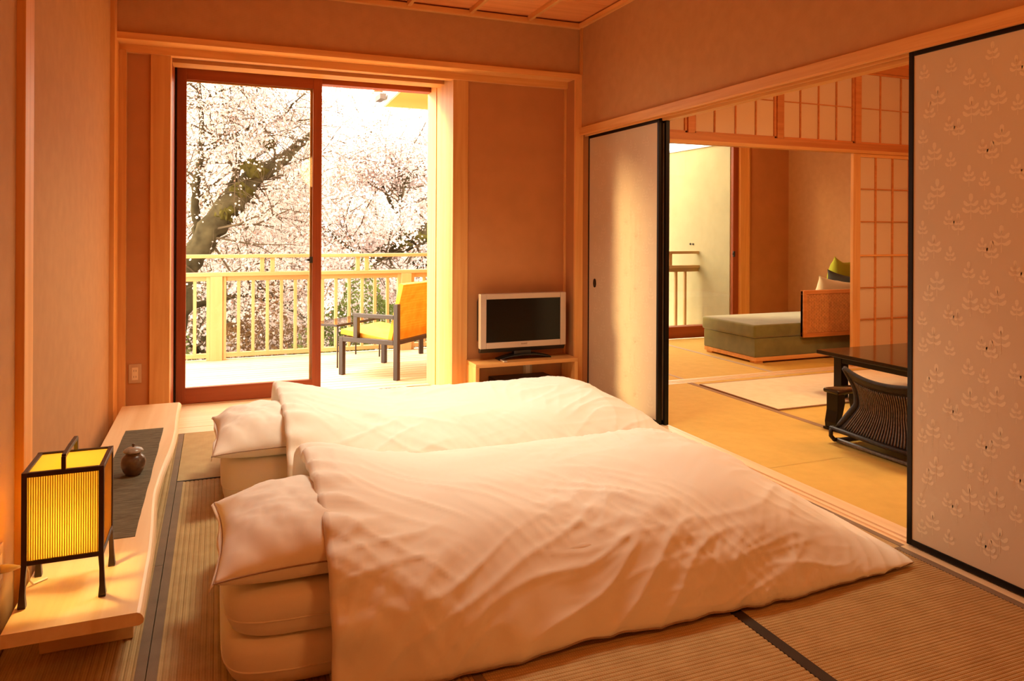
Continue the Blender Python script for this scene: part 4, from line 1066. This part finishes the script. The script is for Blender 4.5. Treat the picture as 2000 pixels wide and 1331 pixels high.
# mirrored so that it faces the other chair: front legs on the left
ch2.rotation_euler.z = math.radians(90); ch2.location = (1.955, 6.742, ZD)
def side_table():
    P1, P2, P3 = Vector((1.035, 6.887, 0)), Vector((1.321, 7.567, 0)), Vector((1.519, 7.349, 0))
    P4 = P1 + P2 - P3; zt = 0.312
    c = (P1 + P2) / 2
    t = thing('glass_side_table', 'thin legged side table with a glass top beside the yellow armchair', 'table', (c.x, c.y, ZD))
    q = [P1, P3, P2, P4]
    cen = Vector((c.x, c.y, 0))
    qo = [cen + (p - cen) * 1.06 for p in q]
    MB().prism([(p.x, p.y) for p in qo], 'Z', zt, zt + 0.007).build('glass_top', 'tableglass', t)
    for p in q: MB().tube([(p.x, p.y, ZD), (p.x, p.y, zt)], 0.0075, 8).build('leg', 'darkframe', t, smooth=True)
    for a, b in zip(q, q[1:] + q[:1]): MB().bar((a.x, a.y, zt - .008), (b.x, b.y, zt - .008), 0.012, 0.014).build('frame_bar', 'darkframe', t)
    for a, b in zip(qo, qo[1:] + qo[:1]): MB().bar((a.x, a.y, zt + .003), (b.x, b.y, zt + .003), 0.005, 0.010).build('rim', 'darkframe', t)
side_table()

# ================================================================ GARDEN
rng = np.random.default_rng(11)
def hill():
    n, m = 60, 70; rows = []
    for i in range(n + 1):
        y = 8.1 + 45 * (i / n) ** 1.6; row = []
        for j in range(m + 1):
            x = -26 + 70 * j / m
            z = -2.9 + 0.085 * (y - 8) + 2.6 * sstep(10, 40, y) + 0.5 * fbm((x * .15, y * .15, 0), 3)
            row.append((x, y, z))
        rows.append(row)
    mb = MB(); mb.grid(rows, n + 1, m + 1); mb.f = [tuple(reversed(f)) for f in mb.f]
    mb.build('hillside', 'hill', None, smooth=True, kind='structure', label='brown leaf covered hillside beyond the balcony')
hill()
def raw_mesh(name, V, F, mat, smooth=False):
    me = bpy.data.meshes.new(name); V = np.asarray(V, np.float32); F = np.asarray(F, np.int32)
    k = F.shape[1]
    me.vertices.add(len(V)); me.vertices.foreach_set('co', V.ravel())
    me.loops.add(F.size); me.loops.foreach_set('vertex_index', F.ravel())
    me.polygons.add(len(F)); me.polygons.foreach_set('loop_start', np.arange(0, F.size, k, dtype=np.int32))
    me.update(calc_edges=True); me.materials.append(M[mat]); return me
def rand_frames(n):
    a = rng.normal(size=(n, 3)); a /= np.linalg.norm(a, axis=1, keepdims=True)
    b = np.cross(a, rng.normal(size=(n, 3))); b /= np.linalg.norm(b, axis=1, keepdims=True)
    return a, b, np.cross(a, b)
def flowers(P, size, petals=5):
    """little cups: pentagon rim and a sunk centre"""
    n = len(P); a, b, c = rand_frames(n); s = size * rng.uniform(.7, 1.25, n)[:, None]
    V = np.zeros((n, petals + 1, 3)); V[:, 0] = P - c * s * 0.25
    for k in range(petals):
        t = 2 * math.pi * k / petals
        V[:, k + 1] = P + (a * math.cos(t) + b * math.sin(t)) * s
    base = (np.arange(n) * (petals + 1))[:, None, None]
    tri = np.array([[0, k + 1, (k + 1) % petals + 1] for k in range(petals)])[None]
    return V.reshape(-1, 3), (base + tri).reshape(-1, 3)
def leaves(P, size):
    n = len(P); a, b, c = rand_frames(n); s = size * rng.uniform(.6, 1.3, n)[:, None]
    V = np.stack([P - a * s, P + b * s * .45 + c * s * .1, P + a * s, P - b * s * .45 + c * s * .1], 1)
    base = (np.arange(n) * 4)[:, None]
    return V.reshape(-1, 3), base + np.array([[0, 1, 2, 3]])
def grow(mb, tips, p, d, r, l, depth, wob=0.25, up=0.02, split=(2, 3), nseg=5):
    """recursive wandering branch"""
    pts = [p.copy()]; rad = [r]; q = p.copy(); dd = d.copy()
    for i in range(nseg):
        dd = (dd + Vector((R.gauss(0, wob), R.gauss(0, wob), R.gauss(0, wob) + up)) * 0.5).normalized()
        q = q + dd * (l / nseg); pts.append(q.copy()); rad.append(r * (1 - 0.55 * (i + 1) / nseg))
    mb.tube(pts, rad, 6 if r > 0.02 else 4 if r > .008 else 3, cap=False)
    if r < 0.018: tips += pts
    if depth <= 0: return
    for k in range(R.randint(*split)):
        i = R.randint(2, nseg); a = pts[i]
        nd = (dd + Vector((R.gauss(0, .6), R.gauss(0, .6), R.gauss(0, .6) + .1))).normalized()
        grow(mb, tips, a, nd, max(0.0035, rad[i] * R.uniform(.45, .7)), l * R.uniform(.5, .8), depth - 1, wob, up, split, nseg)
def cherry(label, base, limbs, side, nflow, fsize, spread, depth=2, moss=None, sideL=(0.6, 1.3)):
    """limbs: list of (points, radii) in world space"""
    t = thing('cherry_tree', label, 'tree', base, 'blossoming cherry trees beyond the railing')
    mb = MB(); tips = []; tw = MB()
    for pts, rad in limbs:
        cp = catmull([tuple(p) for p in pts], 6); m = len(cp)
        rr = list(np.interp(np.linspace(0, len(rad) - 1, m), range(len(rad)), rad))
        cp = [Vector(p) + Vector((R.gauss(0, .3), R.gauss(0, .3), R.gauss(0, .3))) * rr[i] * .5 for i, p in enumerate(cp)]
        mb.tube(cp, [a * R.uniform(.9, 1.12) for a in rr], 12 if rr[0] > .05 else 8)
        for k in range(side):
            i = R.randint(m // 5, m - 1); d = Vector((R.gauss(0, 1), R.gauss(0, .8), R.gauss(0.15, .8))).normalized()
            grow(tw, tips, cp[i], d, min(0.020, rr[i] * .5), R.uniform(*sideL), depth)
    mb.build('trunk', 'bark', t, smooth=True)
    tw.build('branches', 'twig', t, smooth=True, kind='stuff')
    if nflow and tips:
        T = np.array([tuple(v) for v in tips]); idx = rng.integers(0, len(T), nflow)
        P = T[idx] + rng.normal(size=(nflow, 3)) * spread
        if moss:                                          # keep the old trunk bare
            C_ = np.array([tuple(v) for v in catmull([tuple(p) for p in limbs[0][0]], 8)]); d2 = ((P[:, None, [0, 2]] - C_[None][:, :, [0, 2]]) ** 2).sum(2).min(1)
            P = P[(d2 > 0.20 ** 2) | (P[:, 1] > limbs[0][0][3][1] + 0.25) | (rng.random(len(P)) < 0.12)]; nflow = len(P)
        V, F = flowers(P[: int(nflow * .86)], fsize); o = link('blossoms', raw_mesh('blossoms', V - np.array(base), F, 'petal'), t); o['kind'] = 'stuff'
        V, F = flowers(P[int(nflow * .86):], fsize * .6); o = link('buds', raw_mesh('buds', V - np.array(base), F, 'petal2'), t); o['kind'] = 'stuff'
    if moss:
        for k, (c, s) in enumerate(moss):
            m_ = MB().lathe([(0, -1), (.5, -.85), (.85, -.45), (1, 0), (.85, .5), (.5, .85), (0, 1)], (0, 0, 0), 22, cap=False)
            m_.v = [tuple(Vector(c) + Vector((v[0] * s[0], v[1] * s[1], v[2] * s[2])) * (0.9 + .9 * fbm((v[0] * 2.6 + k * 3, v[1] * 2.6, v[2] * 2.6), 4))) for v in m_.v]
            m_.build('moss_clump', 'moss', t, smooth=True)
    return t
V3 = lambda *a: Vector(a)
cherry('mossy leaning cherry tree with a thick trunk in front of the glass door', (-0.9, 10.0, -2.4), [
    ([(-0.95, 10.0, -2.5), (-0.71, 10.00, -0.77), (-0.49, 10.00, 0.16), (-0.31, 10.00, 0.82), (0.04, 10.00, 1.34), (0.41, 10.00, 1.82), (0.76, 10.20, 2.08), (1.03, 10.30, 2.34), (1.19, 10.40, 2.50)], [.24, .21, .185, .165, .15, .135, .08, .055, .03]),
    ([(-0.31, 10.1, 0.82), (-0.24, 10.30, 1.18), (-0.27, 10.30, 1.50), (-0.22, 10.20, 1.96), (-0.18, 10.00, 2.20), (-0.19, 9.80, 2.59), (-0.21, 9.70, 2.95), (-0.23, 9.60, 3.57)], [.07, .06, .05, .042, .036, .030, .026, .018]),
    ([(-0.18, 10.00, 2.19), (0.09, 10.00, 2.31), (0.39, 9.80, 2.49), (0.71, 9.60, 2.57), (0.88, 9.40, 2.76), (1.02, 9.30, 2.88)], [.034, .030, .022, .017, .011, .006]),
    ([(0.71, 9.60, 2.57), (0.90, 9.60, 2.56), (1.13, 9.70, 2.61)], [.014, .010, .006]),
    ([(-0.18, 9.80, 2.78), (0.09, 9.70, 2.91), (0.30, 9.60, 2.95), (0.56, 9.60, 2.93)], [.016, .012, .009, .005]),
    ([(0.04, 10.00, 1.34), (0.29, 10.60, 2.22), (0.10, 10.80, 2.82), (0.03, 11.00, 3.31)], [.06, .04, .025, .015]),
    ([(-0.49, 10.00, 0.16), (0.3, 10.5, 0.3), (0.9, 10.6, 0.1), (1.5, 10.4, -0.25)], [.05, .035, .022, .012]),
], 20, 42000, 0.0155, 0.065, depth=2, moss=[((0.44, 9.86, 1.95), (.15, .08, .12)), ((0.30, 9.86, 1.66), (.13, .08, .10)), ((0.62, 9.95, 2.28), (.07, .05, .07)), ((0.10, 9.86, 1.42), (.12, .08, .12))])
cherry('cherry tree with a forked stem and low mossy limb near the lit door jamb', (3.9, 11.5, -2.4), [
    ([(3.95, 11.5, -2.5), (3.72, 11.50, -0.41), (3.36, 11.50, 1.15), (2.98, 11.50, 1.02), (2.65, 11.50, 0.88), (2.36, 11.30, 0.72)], [.24, .20, .15, .12, .09, .03]),
    ([(2.71, 11.50, 0.94), (2.67, 11.50, 1.35), (2.70, 11.50, 1.67), (2.90, 11.70, 2.06), (3.35, 11.80, 2.50)], [.06, .045, .04, .035, .025]),
    ([(2.68, 11.50, 1.36), (2.52, 11.70, 1.76), (2.29, 11.80, 2.25), (2.20, 11.90, 2.59), (2.47, 12.00, 2.99)], [.04, .034, .026, .02, .012]),
    ([(2.36, 11.30, 0.72), (1.9, 11.4, 0.9), (1.5, 11.6, 1.3), (1.3, 11.7, 1.9)], [.035, .03, .022, .012]),
], 20, 50000, 0.018, 0.075, depth=2, moss=[((2.95, 11.38, 1.09), (.20, .08, .08)), ((2.70, 11.38, 0.96), (.16, .08, .07))])
# trees farther up the slope
def crown_tree(label, base, h, w, n, fs, lean=0.0):
    b = Vector(base); limbs = []
    top = b + Vector((lean, 0, h * .62)); limbs.append(([tuple(b), tuple(b + Vector((lean * .3, 0, h * .25))), tuple(top)], [h * .035, h * .026, h * .015]))
    for k in range(9):
        a = 2 * math.pi * k / 9 + R.uniform(-.3, .3); s = b + (top - b) * R.uniform(.35, 1)
        e = s + Vector((math.cos(a) * w * R.uniform(.5, 1), math.sin(a) * w * .6 * R.uniform(.5, 1), h * R.uniform(.05, .36)))
        limbs.append(([tuple(s), tuple((s + e) / 2 + Vector((0, 0, h * .05))), tuple(e)], [h * .014, h * .009, h * .003]))
    return cherry(label, base, limbs, 9, n, fs, 0.13, depth=2, sideL=(w * .3, w * .62))
crown_tree('pale cherry tree standing behind the mossy leaning tree', (-2.6, 15.5, -2.2), 5.6, 2.6, 15000, 0.036)
crown_tree('round crowned cherry tree rising behind the middle of the glass door', (1.2, 16.5, -2.0), 5.0, 2.6, 17000, 0.038)
crown_tree('low spreading cherry tree on the slope behind the yellow armchair', (3.6, 17.0, -2.0), 4.6, 2.6, 17000, 0.038)
crown_tree('cherry tree at the edge of the grove behind the lit door jamb', (6.6, 17.5, -2.0), 4.9, 2.6, 12000, 0.040)
crown_tree('small cherry tree low on the slope below the handrail', (2.3, 13.6, -2.6), 3.3, 2.0, 8000, 0.028)
crown_tree('slender cherry tree below the leaning trunk', (-0.2, 13.2, -2.6), 3.3, 2.0, 8000, 0.028)
crown_tree('tall far cherry tree on the upper slope', (-0.8, 24.0, -0.6), 5.6, 3.6, 12000, 0.055)
crown_tree('far cherry tree on the crest of the slope', (5.2, 25.0, -0.4), 5.2, 3.8, 12000, 0.055)
crown_tree('cherry tree seen past the cream stucco wall', (7.2, 12.5, -2.2), 5.2, 1.9, 9000, 0.030)
def shrub(label, base, rx, rz, n, mat, fs=0.03):
    t = thing('garden_shrub', label, 'shrub', base, 'leafy shrubs below the railing')
    st = MB(); P = []
    for k in range(14):
        a = R.uniform(0, 2 * math.pi); e = Vector(base) + Vector((math.cos(a) * rx * R.uniform(.2, .9), math.sin(a) * rx * .7 * R.uniform(.2, .9), rz * R.uniform(.6, 1.5)))
        st.tube([tuple(base), tuple((Vector(base) + e) / 2 + Vector((0, 0, rz * .2))), tuple(e)], [.018, .012, .004], 5)
    st.build('stems', 'twig', t, smooth=True, kind='stuff')
    q = rng.normal(size=(n, 3)); q /= np.linalg.norm(q, axis=1, keepdims=True); q *= rng.uniform(.55, 1, n)[:, None] ** .5
    lump = 1 + .25 * np.sin(q[:, 0] * 5 + base[0]) * np.cos(q[:, 2] * 6)
    P = np.array(base) + q * lump[:, None] * np.array([rx, rx * .75, rz * .8]) + np.array([0, 0, rz * .75])
    V, F = leaves(P, fs); o = link('foliage', raw_mesh('foliage', V - np.array(base), F, mat), t); o['kind'] = 'stuff'
for lb, b, rx, rz, n, mt in (
    ('bright green shrub in front of the thick railing post', (-0.75, 9.2, -2.2), 0.8, 1.45, 12000, 'leaf'),
    ('russet leaved shrub between the thick railing post and the door stile', (0.45, 9.9, -2.3), 0.75, 1.65, 9000, 'leaf2'),
    ('mounded green shrub behind the balusters of the sliding door', (0.95, 9.0, -2.3), 0.8, 1.35, 11000, 'leaf'),
    ('wide green shrub behind the glass side table', (1.85, 9.9, -2.4), 0.75, 1.85, 12000, 'leaf'),
    ('russet shrub behind the yellow armchair', (2.9, 9.4, -2.3), 0.75, 1.6, 9000, 'leaf2'),
    ('green shrub far along the railing behind the stucco wall', (6.2, 10.6, -2.3), 1.1, 1.7, 8000, 'leaf'),
    ('low olive shrub under the leaning trunk', (-1.5, 10.6, -2.3), 1.1, 1.7, 8000, 'leaf')):
    shrub(lb, b, rx, rz, n, mt)
